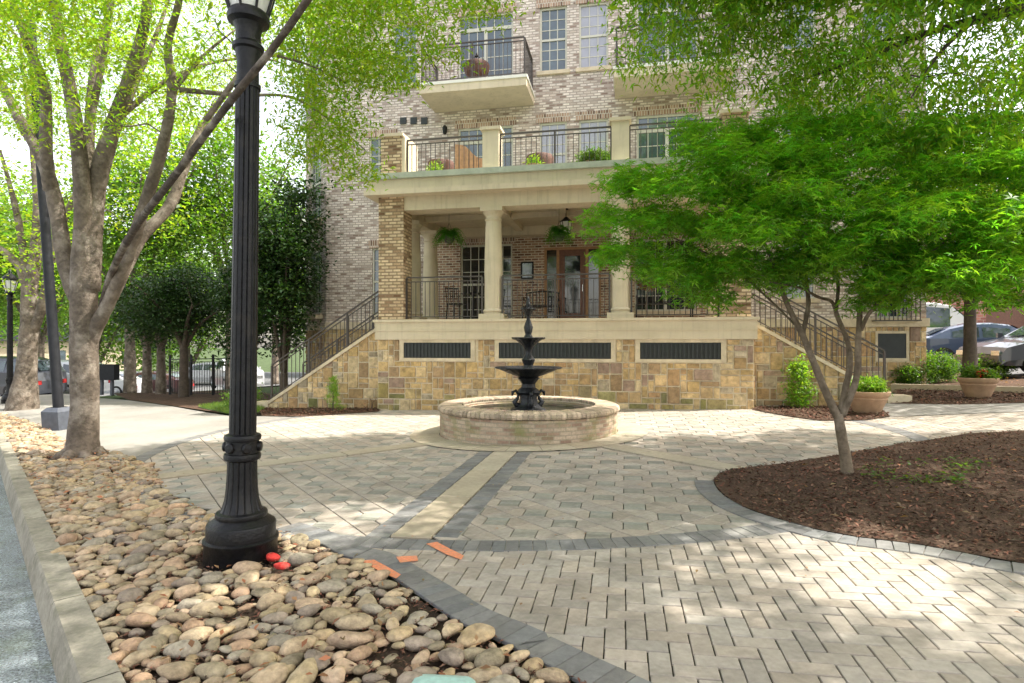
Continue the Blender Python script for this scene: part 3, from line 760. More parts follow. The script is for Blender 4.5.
mb.box(EX0+.5, EX1-.5, 15.1, 15.3, 4.803, 4.937); mb.build('porch_ceiling', 'cream', BLD)
# porch railings
YR = 13.32
xs = [-5.13, CX1-.29]; railing((-5.12, YR, ZD), (CX1-.24, YR, ZD)); railing((CX1+.24, YR, ZD), (CX2-.24, YR, ZD)); railing((CX2+.24, YR, ZD), (1.97, YR, ZD))
railing((-5.55, 15.95, ZD), (-5.55, 16.9, ZD)); railing((2.4, 15.95, ZD), (2.4, 16.9, ZD))
# first balcony parapet pillars and rails
PZ = Z2+.95
def parapet(x, w=.36, brickish=False, dy=.4):
    mb = MB(); mb.box(x-w/2, x+w/2, YF-.02, YF-.02+dy, 5.49, PZ); p = mb.build('parapet_pillar', 'brick_tan' if brickish else 'cream', BLD)
    MB().box(x-w/2-.05, x+w/2+.05, YF-.07, YF+.03+dy, PZ, PZ+.07).build('pillar_cap', 'cream', p); return p
parapet(-5.44, .52, True, .9); box1('parapet_panel', 'cream', BLD, -5.18, -5.10, YF, YF+.86, 5.49, PZ-.02)
parapet(CX1, .38); parapet(CX2, .38); parapet(2.28, .52, True, .9)
YB = YF+.12
railing((-5.09, YB, 5.49), (CX1-.2, YB, 5.49), h=.86); railing((CX1+.2, YB, 5.49), (CX2-.2, YB, 5.49), h=.86); railing((CX2+.2, YB, 5.49), (2.02, YB, 5.49), h=.86)
for a, b in ((-5.76, 14.1), (2.6, 14.1)): railing((a, 14.1, 5.49), (a, YW-.05, 5.49), h=.86)
# second-storey balconies
def balc(x0, x1):
    y0 = YW-1.4
    mb = MB(); mb.box(x0, x1, y0, YW-.001, Z3-.26, Z3-.05); s = mb.build('balcony_slab', 'cream', BLD)
    MB().box(x0-.03, x1+.03, y0-.03, YW-.003, Z3-.05, Z3+.03).build('slab_edge', 'white', s)
    mb = MB()
    for k in range(1, 3): x = x0+(x1-x0)*k/3; mb.box(x-.008, x+.008, y0+.05, YW-.05, Z3-.266, Z3-.2595)
    mb.build('soffit_joint', 'mortar', s)
    railing((x0+.06, y0+.06, Z3+.03), (x1-.06, y0+.06, Z3+.03), h=1.05); railing((x0+.06, y0+.09, Z3+.03), (x0+.06, YW-.02, Z3+.03), h=1.05, ends=(False, True)); railing((x1-.06, y0+.09, Z3+.03), (x1-.06, YW-.02, Z3+.03), h=1.05, ends=(False, True))
balc(-5.7, -2.65); balc(-.3, 2.75)
# small wall vents and lights
for px in (403.5, 414, 424.5): x = FX(px, YW); z = FZ(px, 121, YW); box1('wall_vent', 'vent', BLD, x-.1, x+.1, YW-.04, YW-.001, z-.1, z+.1)
x = FX(446, YW); z = FZ(446, 131, YW)
mb = MB(); mb.lathe((x, YW-.12, z), [(0, -.14), (.05, -.13), (.07, -.05), (.08, .06), (.04, .12), (0, .13)], 10); mb.box(x-.03, x+.03, YW-.1, YW, z-.02, z+.02); mb.build('wall_lantern', 'iron2', BLD)
# juliet grate on the right
mb = MB(); x0, x1 = 6.4, 7.5; z = 2.15
for i in range(11): xx = x0+.03+(x1-x0-.06)*i/10; mb.box(xx-.009, xx+.009, YW-.26, YW-.24, z, z+.95)
mb.box(x0, x1, YW-.27, YW-.235, z+.95, z+.99); mb.box(x0, x1, YW-.27, YW-.235, z-.03, z); mb.box(x0, x0+.03, YW-.235, YW, z-.03, z); mb.box(x1-.03, x1, YW-.235, YW, z-.03, z); mb.box(x0, x0+.03, YW-.235, YW, z+.95, z+.99); mb.box(x1-.03, x1, YW-.235, YW, z+.95, z+.99)
mb.build('juliet_railing', 'iron', BLD)

# stairs left and right
def stairs(xt, xb, sgn):
    """top at x=xt (deck level), foot at xb"""
    zf = gz(xb, YS); run = abs(xb-xt); n = 11; mb = MB()
    for k in range(n):
        xa = xt+(xb-xt)*k/n; xe = xt+(xb-xt)*(k+1)/n; zt = ZD-.02-(ZD-zf)*(k+1)/(n+1)*1.0
        mb.box(min(xa, xe), max(xa, xe), YS+.3, 15.05, zf-.3, zt)
        mb.box(min(xa, xe)-.015, max(xa, xe)+.015, YS+.3, 15.05, zt+.0005, zt+.03)
    mb.build('stair_steps', 'limestone', BLD)
    for yy, N in ((YS, (0, -1, 0)), (15.05, (0, -1, 0))):
        ztop = ZD-.12; slope = (ztop-(zf+.12))/run
        # stringer wall
        w = run+.0; O = (min(xt, xb), yy, zf-.35); h = ztop-zf+.35
        if sgn < 0: cf = (slope, -1, (zf+.12)-(zf-.35))       # left: rises with +u  -> keep z < slope*u + c
        else: cf = (-slope, -1, ztop-(zf-.35))
        mbw = MB(); x0, x1 = min(xt, xb), max(xt, xb)
        za, zb_ = (zf+.12, ztop) if sgn < 0 else (ztop, zf+.12)
        A = [(x0, yy+.003, zf-.35), (x1, yy+.003, zf-.35), (x1, yy+.003, zb_), (x0, yy+.003, za)]; B = [(p[0], yy+.28, p[2]) for p in A]
        mbw.face(A); mbw.face(B[::-1])
        for i in range(4): j = (i+1) % 4; mbw.face([A[j], A[i], B[i], B[j]])
        mbw.build('stair_wall', 'mortar', BLD)
        if yy == YS: ashlar('stair_stone', O, (1, 0, 0), w, h, N, clipfn=cf, moss=.25)
        mc = MB(); a = Vector((xt, yy+.13, ztop+.03)); b = Vector((xb, yy+.13, zf+.15)); mc.bar(a, b, .36, .07); mc.build('stair_coping', 'limestone', BLD)
        Z = Vector((0, 0, .02)); y2 = Vector((0, 0, 0))
        A_ = Vector((xt, yy+.13, ztop+.06)); B_ = Vector((xb-.0, yy+.13, zf+.18)); railing(A_, B_, h=.92, lift=.1, step=.13, name='stair_railing')
    mb = MB(); mb.box(min(xb, xb+sgn*.45), max(xb, xb+sgn*.45), YS-.05, YS+.35, zf-.2, zf+.17); mb.build('stair_foot_stone', 'limestone', BLD)
stairs(PX0, -8.9, -1); stairs(PX1, 5.35, 1)

# ---------------------------------------------------------------- fountain
fx, fy = FC; fz = gz(*FC)
FT = empty('fountain', (fx, fy, fz), 'black tiered cast iron fountain in a round brick basin', 'fountain')
def cyl_uv(r):
    def f(co):
        a = np.arctan2(co[:, 1]-fy, co[:, 0]-fx); rr = np.hypot(co[:, 0]-fx, co[:, 1]-fy)
        return np.stack([np.round(a*r/.2*64)/64*.2, co[:, 2]], 1)
    return f
def ringmesh(c, prof, seg, m, name, parent, uvr):
    # one quad strip per segment, loops carry their own angle so the seam stays clean
    mb = MB(); vs = []; q = []
    for k in range(seg):
        a0, a1 = 2*math.pi*k/seg, 2*math.pi*(k+1)/seg; s = 0
        for i in range(len(prof)-1):
            (r0, z0), (r1, z1) = prof[i], prof[i+1]; dl = math.hypot(r1-r0, z1-z0)
            mb.face([(c[0]+r*math.cos(a), c[1]+r*math.sin(a), c[2]+z) for r, z, a in ((r0, z0, a0), (r0, z0, a1), (r1, z1, a1), (r1, z1, a0))])
            q += [(a0*uvr, s), (a1*uvr, s), (a1*uvr, s+dl), (a0*uvr, s+dl)]; s += dl
    return mb.build(name, m, parent, smooth=True, uv=lambda co: np.array(q)) 
ringmesh((fx, fy, fz), [(1.49, -.1), (1.49, 0), (1.49, .37)], 96, 'brick_basin', 'basin_wall', FT, 1.52)
ringmesh((fx, fy, fz), [(1.14, .47), (1.14, .1)], 96, 'brick_basin', 'basin_lining', FT, 1.14)
mb = MB(); n = 116
for k in range(n):                                     # coping of brick headers, bull-nosed
    a0, a1 = 2*math.pi*(k+.09)/n, 2*math.pi*(k+.91)/n; g = R(.6, 1.15); c = (g*.52, g*.41, g*.30); jz = R(-.003, .003)
    for q0, q1 in ((0, 1),):
        prof = [(1.49, .375), (1.515, .38), (1.53, .41), (1.52, .45), (1.48, .472), (1.31, .476)]
        for (r0, z0), (r1, z1) in zip(prof[:-1], prof[1:]):
            mb.face([(fx+r*math.cos(a), fy+r*math.sin(a), fz+z+jz) for r, z, a in ((r0, z0, a0), (r0, z0, a1), (r1, z1, a1), (r1, z1, a0))], c)
    m = k % 2
    prof = [(1.305, .476), (1.13, .476), (1.12, .45), (1.14, .40)]
    for (r0, z0), (r1, z1) in zip(prof[:-1], prof[1:]):
        mb.face([(fx+r*math.cos(a), fy+r*math.sin(a), fz+z-jz) for r, z, a in ((r0, z0, a0), (r0, z0, a1), (r1, z1, a1), (r1, z1, a0))], tuple(x*R(.95, 1.1) for x in c))
M['coping'] = mat('coping_brick', (1, 1, 1), .9, .15, 25, .15, 3, .4, 60, spec=.2, stain=(.25, .24, .12, 5), stain_amt=.4)
mb.build('coping', 'coping', FT)
ringmesh((fx, fy, fz), [(1.51, .368), (1.12, .366), (1.15, .35), (1.48, .352)], 96, 'mortar', 'coping_bed', FT, 1.5)
ringmesh((fx, fy, fz), [(1.51, .385), (1.50, .455), (1.46, .468), (1.13, .468), (1.135, .4)], 96, 'mortar', 'coping_joint', FT, 1.5)
mb = MB(); mb.face([(fx+1.15*math.cos(a*math.pi/36), fy+1.15*math.sin(a*math.pi/36), fz+.33) for a in range(72)]); mb.build('water', 'water', FT)
z0 = fz
fl = lambda n, amp: (lambda a, z: 1+amp*math.cos(a*n))
MB().lathe((fx, fy, z0), [(.30, .25), (.30, .36), (.27, .39), (.2, .42), (.16, .46), (.14, .55), (.15, .62), (.19, .66), (.17, .70), (.12, .74), (.11, .80), (.15, .86), (.19, .90), (.13, .93)], 32, fl(8, .05)).build('pedestal', 'cast', FT, smooth='auto')
for k in range(4):                                    # swan-neck scrolls
    a = math.radians(20+90*k); d = Vector((math.cos(a), math.sin(a), 0)); c = Vector((fx, fy, z0))
    pts = [c+d*r+Vector((0, 0, z)) for r, z in ((.10, .42), (.2, .44), (.24, .50), (.19, .55), (.17, .62), (.22, .69), (.27, .66), (.28, .60))]
    MB().tube(pts, [.035, .05, .045, .03, .022, .025, .03, .012], 8).build('swan_scroll', 'cast', FT, smooth=True)
MB().lathe((fx, fy, z0), [(.10, .88), (.16, .92), (.27, .955), (.40, 1.01), (.50, 1.055), (.545, 1.06), (.56, 1.075), (.55, 1.09), (.50, 1.085), (.38, 1.03), (.1, .99)], 96, lambda a, z: 1+(.022 if z > 0 else 0)*math.cos(a*24)*min(1, (z-.85)*6)).build('lower_bowl', 'cast', FT, smooth=True)
MB().lathe((fx, fy, z0), [(.13, 1.0), (.10, 1.06), (.075, 1.12), (.095, 1.17), (.11, 1.21), (.08, 1.25), (.055, 1.31), (.06, 1.38), (.085, 1.42)], 24, fl(8, .06)).build('stem', 'cast', FT, smooth='auto')
MB().lathe((fx, fy, z0), [(.06, 1.38), (.09, 1.43), (.15, 1.49), (.21, 1.54), (.27, 1.56), (.285, 1.575), (.28, 1.59), (.25, 1.585), (.1, 1.54)], 72, lambda a, z: 1+.03*math.cos(a*16)*min(1, max(0, (z-1.4)*8))).build('middle_bowl', 'cast', FT, smooth=True)
MB().lathe((fx, fy, z0), [(.08, 1.55), (.07, 1.60), (.05, 1.64), (.065, 1.70), (.075, 1.76), (.055, 1.82), (.03, 1.90), (.035, 1.95), (.05, 1.97)], 20, fl(6, .06)).build('stem', 'cast', FT, smooth='auto')
MB().lathe((fx, fy, z0), [(.03, 1.95), (.05, 1.98), (.08, 2.03), (.12, 2.06), (.13, 2.075), (.12, 2.085), (.04, 2.06)], 48, lambda a, z: 1+.06*math.cos(a*12)).build('top_bowl', 'cast', FT, smooth=True)
MB().lathe((fx, fy, z0), [(.04, 2.05), (.03, 2.10), (.045, 2.13), (.035, 2.17), (.018, 2.20), (.025, 2.23), (.012, 2.27), (.0, 2.30)], 16).build('finial', 'cast', FT, smooth=True)

# ---------------------------------------------------------------- street lamps and poles
def street_lamp(x, y, label, s=1., seg=96):
    z = gz(x, y)-.02; t = empty('street_lamp', (x, y, z), label, 'street lamp', 'black fluted street lamps'); c = (x, y, z)
    V = lambda L: [(r*s, (h+(.24 if h > 1 else 0))*s) for r, h in L]
    MB().lathe(c, V([(.238, 0), (.238, .13), (.245, .14), (.245, .155), (.225, .165), (.225, .25), (.22, .262), (.205, .27), (.195, .28), (.165, .30), (.17, .32), (.165, .335), (.14, .345)]), 48).build('lamp_base', 'iron2', t, smooth='auto')
    MB().lathe(c, V([(.145, .335), (.13, .36), (.112, .42), (.103, .50), (.098, .60), (.097, .70)]), seg, lambda a, z: 1-.06*(abs(math.sin(a*8))**.6 < .45)).build('fluted_foot', 'iron2', t, smooth='auto')
    col = MB().lathe(c, V([(.10, .69), (.118, .70), (.122, .72), (.118, .74), (.108, .745), (.108, .83), (.118, .835), (.122, .855), (.116, .87), (.09, .88)]), 40).build('collar', 'iron2', t, smooth='auto')
    for k in range(6):
        a = k*math.pi/3+.35; cx, cy = x+.108*s*math.cos(a), y+.108*s*math.sin(a); T = Matrix.Translation((cx, cy, z+.787*s)) @ Matrix.Rotation(a, 4, 'Z') @ Matrix.Rotation(math.pi/2, 4, 'Y')
        m = MB(); m.lathe((0, 0, 0), [(.036*s, -.01), (.036*s, .012*s), (.028*s, .02*s), (0, .022*s)], 14); m.v = [tuple(T @ Vector(v)) for v in m.v]; m.build('rosette', 'iron2', col, smooth='auto')
    MB().lathe(c, V([(.088, .87), (.088, 1.0), (.078, 3.05)]), seg, lambda a, z: 1-.075*(abs(math.sin(a*8))**.6 < .5)).build('post', 'iron2', t, smooth='auto')
    MB().lathe(c, V([(.086, 3.04), (.086, 3.07), (.073, 3.08), (.072, 3.22), (.085, 3.30), (.102, 3.31), (.105, 3.335), (.09, 3.35), (.082, 3.36), (.082, 3.44), (.1, 3.48), (.135, 3.50), (.14, 3.53), (.13, 3.56), (.12, 3.57)]), 48).build('lamp_neck', 'iron2', t, smooth='auto')
    MB().lathe(c, V([(.115, 3.56), (.15, 3.66), (.20, 3.88), (.205, 3.95)]), 32).build('lamp_glass', 'lampglass', t, smooth=True)
    m = MB()
    for k in range(8):
        a = k*math.pi/4+.2; m.tube([(x+r*s*math.cos(a), y+r*s*math.sin(a), z+(h+.24)*s) for r, h in ((.125, 3.55), (.158, 3.66), (.21, 3.88), (.215, 3.96))], .009*s, 6)
    m.build('lamp_rib', 'iron2', t, smooth='auto')
    MB().lathe(c, V([(.22, 3.94), (.235, 3.96), (.235, 3.99), (.2, 4.06), (.13, 4.13), (.06, 4.17), (.045, 4.22), (.06, 4.25), (.03, 4.3), (.0, 4.36)]), 32).build('lamp_cap', 'iron2', t, smooth='auto')
    return t
l1 = G(241, 556); street_lamp(l1.x, l1.y, 'tall black fluted lamp post standing among the river stones', 1.02).rotation_euler = (0, math.radians(.9), YAW*0)
l2 = G(10, 403); street_lamp(l2.x, l2.y, 'distant black lamp post with lit-up glass lantern at the left edge' if False else 'small distant black lamp post with white glass lantern at the left edge', .94, 48)
p = G(60, 429); b = Vector((p.x, p.y, p.z))
t = empty('utility_pole', b, 'leaning dark grey metal pole with square foot beside the big tree', 'pole')
top = P(46, 235, 11.9); ax = (top-b).normalized()
MB().tube([b+ax*.3, b+ax*8.5], [.092, .08], 16).build('pole', 'grey_metal', t, smooth='auto')
m = MB(); 
for (w0, za), (w1, zb2) in zip(((.2, 0), (.2, .36)), ((.2, .36), (.13, .44))):
    A = [b+ax*za+Vector((sx*w0, sy*w0, 0)) for sx, sy in ((-1, -1), (1, -1), (1, 1), (-1, 1))]; B = [b+ax*zb2+Vector((sx*w1, sy*w1, 0)) for sx, sy in ((-1, -1), (1, -1), (1, 1), (-1, 1))]
    for i in range(4): j = (i+1) % 4; m.face([A[i], A[j], B[j], B[i]])
m.build('pole_foot', 'grey_box', t)

# ---------------------------------------------------------------- trees
def crspline(pts, rad, n=6):
    pts = [Vector(p) for p in pts]; out = []; rr = []
    for i in range(len(pts)-1):
        p0 = pts[max(i-1, 0)]; p1 = pts[i]; p2 = pts[i+1]; p3 = pts[min(i+2, len(pts)-1)]
        for k in range(n):
            t = k/n; out.append(.5*((2*p1)+(p2-p0)*t+(2*p0-5*p1+4*p2-p3)*t*t+(3*p1-p0-3*p2+p3)*t**3)); rr.append(rad[i]+(rad[i+1]-rad[i])*t)
    out.append(pts[-1]); rr.append(rad[-1]); return out, rr
class Tree:
    def __init__(s, name, base, label, cat='tree', group=None, bark='barkA'):
        s.root = empty(name, base, label, cat, group); s.tr = MB(); s.tw = MB(); s.nodes = []; s.nr = []; s.bark = bark; s.tips = []; s.dirs = []
    def limb(s, pts, rad, seg=10, n=6, knob=.06, col=None):
        p, r = crspline(pts, rad, n); r = [x*(1+R(-knob, knob)) for x in r]
        s.tr.tube(p, r, seg, col=col); s.nodes += [tuple(q) for q in p]; s.nr += r; return p
    def grow(s, A, r0=.012, seg=4, wob=.12, minz=None):
        """attractors join the nearest branch in order of distance, so twigs branch off twigs"""
        A = np.array(A); N = np.zeros((len(s.nodes)+len(A)*3+8, 3)); n = len(s.nodes); N[:n] = s.nodes; NR = np.zeros(len(N)); NR[:n] = s.nr
        d0 = np.array([np.min(((N[:n]-a)**2).sum(1)) for a in A]); order = np.argsort(d0)
        for i in order:
            a = A[i]; dd = ((N[:n]-a)**2).sum(1); k = int(np.argmin(dd)); q = N[k]; L = math.sqrt(dd[k])
            if L < .02: s.tips.append(a); s.dirs.append((0, 0, -1)); continue
            m1 = q+(a-q)*.4+rng.normal(0, wob*L*.5, 3)+np.array([0, 0, .08*L]); m2 = q+(a-q)*.75+rng.normal(0, wob*L*.4, 3)+np.array([0, 0, .05*L])
            rs = min(NR[k]*.7, r0*(.6+L*1.1)); re = max(.0022, rs*.35)
            s.tw.tube([q, m1, m2, a], [rs, rs*.75+re*.25, rs*.45+re*.5, re], seg, cap=False)
            for z, r in ((m1, rs*.8), (m2, rs*.6), (a, re)): N[n] = z; NR[n] = r; n += 1
            s.tips.append(a); s.dirs.append((a-q)/L); s.tips.append(m2); s.dirs.append((a-q)/L)
    def leaves(s, m, per, spread, size, wid=.5, flat=.5, lobes=1, droop=.2, tint=.25, warm=0., name='leaves', tips=None):
        T = np.array(s.tips if tips is None else tips); c = np.repeat(T, per, 0); n = len(c)
        c = c+rng.normal(0, 1, (n, 3))*np.array(spread)
        L = size*rng.uniform(.65, 1.3, n)[:, None]
        nrm = rng.normal(0, 1, (n, 3)); nrm[:, 2] = np.abs(nrm[:, 2])+flat*3; nrm /= np.linalg.norm(nrm, axis=1)[:, None]
        d = rng.normal(0, 1, (n, 3)); d -= nrm*(d*nrm).sum(1)[:, None]; d[:, 2] -= droop; d /= np.linalg.norm(d, axis=1)[:, None]
        col = rng.uniform(1-tint, 1+tint, n)[:, None]*np.array([1, 1, 1])
        col[:, 0] *= rng.uniform(.8, 1.25+warm, n); 
        V = []; Fc = []; CC = []
        for lb in range(lobes):
            if lobes == 1: dd = d
            else:
                a = (lb-(lobes-1)/2)*.95; sd_ = np.cross(nrm, d); dd = d*math.cos(a)+sd_*math.sin(a)
            ll = L*(1 if lobes == 1 else (1-.18*abs(lb-(lobes-1)/2)))
            side = np.cross(nrm, dd)*ll*wid*.5
            v = np.stack([c, c+dd*ll*.45+side+nrm*ll*.06, c+dd*ll-nrm*ll*.08, c+dd*ll*.45-side+nrm*ll*.06], 1).reshape(-1, 3)
            V.append(v); CC.append(col)
        v = np.concatenate(V); f = np.arange(len(v)).reshape(-1, 4)
        return npmesh(name, v, f, m, s.root, np.concatenate(CC))
    def done(s):
        s.tr.build('trunk', s.bark, s.root, smooth=True)
        if s.tw.v: s.tw.build('branches', s.bark, s.root, smooth=True)
def blob(c, r, n, shell=.0):
    n = int(n)
    v = rng.normal(0, 1, (n, 3)); v /= np.linalg.norm(v, axis=1)[:, None]; k = rng.uniform(shell, 1, n)**(1/2.2)
    return np.array(c)+v*np.array(r)*k[:, None]

# big street tree on the left
tA = Tree('street_tree', G(82, 455), 'large multi-limbed tree with mottled trunk behind the near lamp post', group='street trees along the kerb')
b = G(82, 455); t = 8.62
def PP(L): return [P(*q) for q in L]
tr = PP([(82, 462, t), (83, 440, t), (85, 400, t), (84, 350, t), (86, 305, t)])
for k in range(7):
    a = k*.9+.3; q = tr[0]+Vector((math.cos(a)*.42, math.sin(a)*.42, -.02)); tA.limb([tr[1]-Vector((0, 0, .1)), tr[0]+Vector((math.cos(a)*.22, math.sin(a)*.22, .1)), q], [.12, .1, .03], 8)
tA.limb(tr[:-1]+PP([(84, 305, t), (84, 262, t), (84, 225, t), (80, 160, t-.2), (72, 100, t-.3), (58, 30, t-.5), (50, -40, t-.7), (40, -160, t-1)]), [.26, .20, .182, .18, .175, 0.165, 0.126, 0.101, 0.088, 0.071, 0.059, 0.034], 20, 6, .03)
tA.limb(PP([(80, 300, t), (66, 265, t+.1), (55, 200, t+.3), (42, 160, t+.4), (20, 120, t+.6), (2, 85, t+.9), (-30, 30, t+1.2)]), [0.134, 0.113, 0.101, 0.084, 0.076, 0.063, 0.034], 12)
tA.limb(PP([(50, 190, t+.3), (46, 150, t), (45, 90, t-.3), (30, 50, t-.6), (12, 0, t-.9), (-10, -80, t-1.2)]), [0.092, 0.084, 0.067, 0.059, 0.046, 0.025], 10)
tA.limb(PP([(88, 290, t), (93, 215, t+.1), (100, 170, t), (122, 100, t-.2), (138, 50, t-.4), (148, 0, t-.6), (156, -100, t-.8)]), [0.160, 0.143, 0.126, 0.092, 0.076, 0.059, 0.034], 14)
tA.limb(PP([(92, 230, t+.1), (88, 160, t+.5), (95, 70, t+.9), (107, 20, t+1.2), (118, -60, t+1.5)]), [0.109, 0.084, 0.067, 0.050, 0.025], 10)
tA.limb(PP([(90, 120, t), (103, 60, t+.2), (112, 0, t+.3), (116, -70, t+.4)]), [0.059, 0.042, 0.034, 0.017], 8)
tA.limb(PP([(118, 125, t-.1), (140, 72, t+.2), (158, 30, t+.5), (172, -10, t+.8)]), [0.063, 0.046, 0.034, 0.017], 8)
tA.limb(PP([(86, 365, t), (94, 332, t), (110, 300, t-.1), (128, 255, t-.3), (143, 210, t-.5), (163, 145, t-.7), (172, 90, t-.9), (168, 45, t-1.), (180, -5, t-1.1), (186, -90, t-1.3)]), [.07, .10, .088, .082, .078, .07, .058, .05, .04, .025], 12)
tA.limb(PP([(112, 298, t-.1), (140, 240, t+.1), (170, 205, t+.3), (187, 160, t+.5), (205, 122, t+.8), (228, 90, t+1.1), (262, 40, t+1.5)]), [.08, .085, .08, .072, .06, .048, .025], 12)
tA.limb(PP([(98, 322, t), (112, 272, t-.3), (135, 228, t-1.4), (170, 182, t-2.9), (205, 135, t-4.1), (236, 94, t-4.85), (270, 52, t-5.2), (306, 2, t-5.5), (345, -60, t-5.7)]), [.045, .05, .044, .034, .027, .023, .021, .019, .012], 10, col=(.5, .48, .5))
tA.limb(PP([(172, 92, t-.9), (190, 70, t-.8), (212, 48, t-.7), (235, 30, t-.5)]), [0.042, 0.029, 0.021, 0.010], 8)
tA.limb(PP([(122, 115, t), (150, 92, t+.2), (178, 75, t+.4), (215, 62, t+.8), (262, 58, t+1.2), (300, 70, t+1.5)]), [0.050, 0.042, 0.034, 0.025, 0.017, 0.010], 8)
tA.limb(PP([(206, 120, t-3.), (256, 60, t-2.6), (300, 62, t-2.2), (345, 82, t-2.0)]), [0.025, 0.018, 0.013, 0.007], 6)
tA.limb(PP([(180, 90, t-.6), (240, 95, t-.6), (290, 97, t-.6), (330, 120, t-.5), (365, 150, t-.4)]), [0.042, 0.025, 0.017, 0.013, 0.007], 6)
def pixblob(x0, x1, y0, y1, t0, t1, n): return [tuple(P(R(x0, x1), R(y0, y1), R(t0, t1))) for _ in range(n)]
A = pixblob(-60, 240, -260, 60, 5.5, 11, 330)+pixblob(-40, 230, 50, 130, 7.5, 11.5, 120)+pixblob(60, 330, -240, 40, 6., 10.5, 200)
A += pixblob(-40, 120, -120, 160, 6., 8., 60)
# drooping sprays in front of the facade
A += pixblob(285, 405, -30, 85, 6.2, 8.5, 150)+pixblob(400, 455, -20, 60, 6.5, 8, 22)+pixblob(455, 505, -20, 18, 6.5, 8, 16)+pixblob(320, 380, 120, 180, 7, 8.2, 14)+pixblob(290, 350, 85, 160, 6.8, 8.2, 40)
A += [tuple(q) for q in blob((-9.2, 11.6, 8.6), (3.2, 2.3, 1.5), 130, .2)]+[tuple(q) for q in blob((-11.5, 9.5, 7.4), (2.6, 2.4, 1.4), 80, .2)]
A += pixblob(270, 470, -330, -20, 4.5, 9, 60)
tA.grow(A, .010); ntip = len(tA.tips)
tA.leaves('leafA', 34, (.19, .19, .055), .075, .36, .5, 1, .35, .3, .2, name='foliage'); tA.done()

def bgtree(px, base_y, t, h, rad, label, leaf='leafA', n=120, per=26, size=.14, spread=.35, trunk=.16, cz=None, name='street_tree', group=None, lean=0, bark='barkA', low=None, wid=.55, warm=0.1, cat='tree', flat=.4):
    p = P(px, base_y, t); z = gz(p.x, p.y); b = Vector((p.x, p.y, z)); T = Tree(name, b, label, cat, group, bark)
    low = low if low is not None else h*.35; mid = b+Vector((lean, 0, low))
    T.limb([b-Vector((0, 0, .1)), b+Vector((lean*.3, 0, low*.5)), mid], [trunk*1.25, trunk, trunk*.85], 12)
    for k in range(5):
        a = k*1.26+R(0, .6); d = Vector((math.cos(a)*rad[0]*.6, math.sin(a)*rad[1]*.6, (h-low)*R(.45, .8)))
        T.limb([mid-Vector((0, 0, .15)), mid+d*.4+Vector((0, 0, .2)), mid+d], [trunk*.6, trunk*.4, trunk*.12], 8)
    c = b+Vector((lean, 0, (low+h)/2)); nb = 9; A = []
    for k in range(nb):
        o = blob((0, 0, 0), (rad[0]*.62, rad[1]*.62, (h-low)*.30), 1)[0]
        A += list(blob(c+Vector(o), (rad[0]*.5, rad[1]*.5, (h-low)*.28), n//nb, .3))
    T.grow(A, .02, 4); T.leaves(leaf, int(per*(1.45 if leaf == 'leafF' else 1)), (spread, spread, spread*.6), size, wid, flat, 1, .25, .3, warm, name='foliage'); T.done(); return T
# second street tree, with its own mottled limbs
t = 16.5; tB = Tree('street_tree', G(22, 409), 'second street tree with pale peeling trunk left of the leaning pole', group='street trees along the kerb')
tB.limb(PP([(22, 412, t), (26, 375, t), (29, 330, t), (30, 285, t)]), [.42, .26, .21, .20], 16, 6, .05)
tB.limb(PP([(30, 300, t), (22, 270, t), (8, 255, t), (-20, 235, t)]), [.17, .13, .10, .05], 10)
tB.limb(PP([(30, 290, t), (36, 250, t), (38, 200, t), (30, 120, t), (20, 40, t)]), [.18, .15, .12, .08, .03], 10)
tB.limb(PP([(34, 330, t), (44, 300, t-.2), (50, 262, t-.4), (62, 225, t-.5), (90, 160, t-1)]), [.12, .12, .11, .09, .03], 10)
tB.limb(PP([(28, 280, t), (16, 210, t), (0, 150, t)]), [.11, .08, .03], 10)
tB.grow(pixblob(-120, 190, -20, 240, 13, 20, 240)+pixblob(-60, 60, 230, 300, 15, 18, 26), .014)
tB.leaves('leafA', 20, (.38, .38, .2), .12, .5, .45, 1, .2, .3, .2, name='foliage'); tB.done()
bgtree(130, 385, 27, 13, (5, 5), 'broad yellow-green tree far behind the big left tree', 'leafF', 190, 32, .22, .7, low=3.6, trunk=.22, group=None)
bgtree(230, 385, 30, 14, (5, 5), 'tall airy yellow-green tree behind the near lamp post', 'leafF', 170, 30, .22, .7, low=5.2, trunk=.2)
bgtree(40, 385, 32, 12, (6, 5), 'yellow-green tree far behind the second street tree', 'leafF', 180, 30, .24, .75, low=3.0, trunk=.22)
bgtree(-60, 385, 30, 13, (6, 5), 'yellow-green tree at the far left edge of the picture', 'leafF', 150, 28, .24, .75, low=2.5, trunk=.22)
bgtree(95, 375, 48, 15, (8, 5), 'distant pale green tree at the end of the street', 'leafF', 200, 34, .34, 1.1, low=1., trunk=.25)
bgtree(275, 375, 46, 17, (6, 5), 'distant green tree rising left of the building corner', 'leafF', 130, 26, .34, 1.0, low=4.5, trunk=.25)
for px, t_, h_, lb in ((-40, 62, 16, 'tall distant tree at the far left end of the street'), (330, 60, 19, 'tall distant tree mostly hidden by the building corner'), (190, 62, 14, 'wide distant tree above the pickup truck'), (20, 80, 17, 'farthest pale tree in the gap by the second lamp')):
    bgtree(px, 372, t_, h_, (8, 6), lb, 'leafF', 230, 34, .4, 1.2, low=.7, trunk=.3)
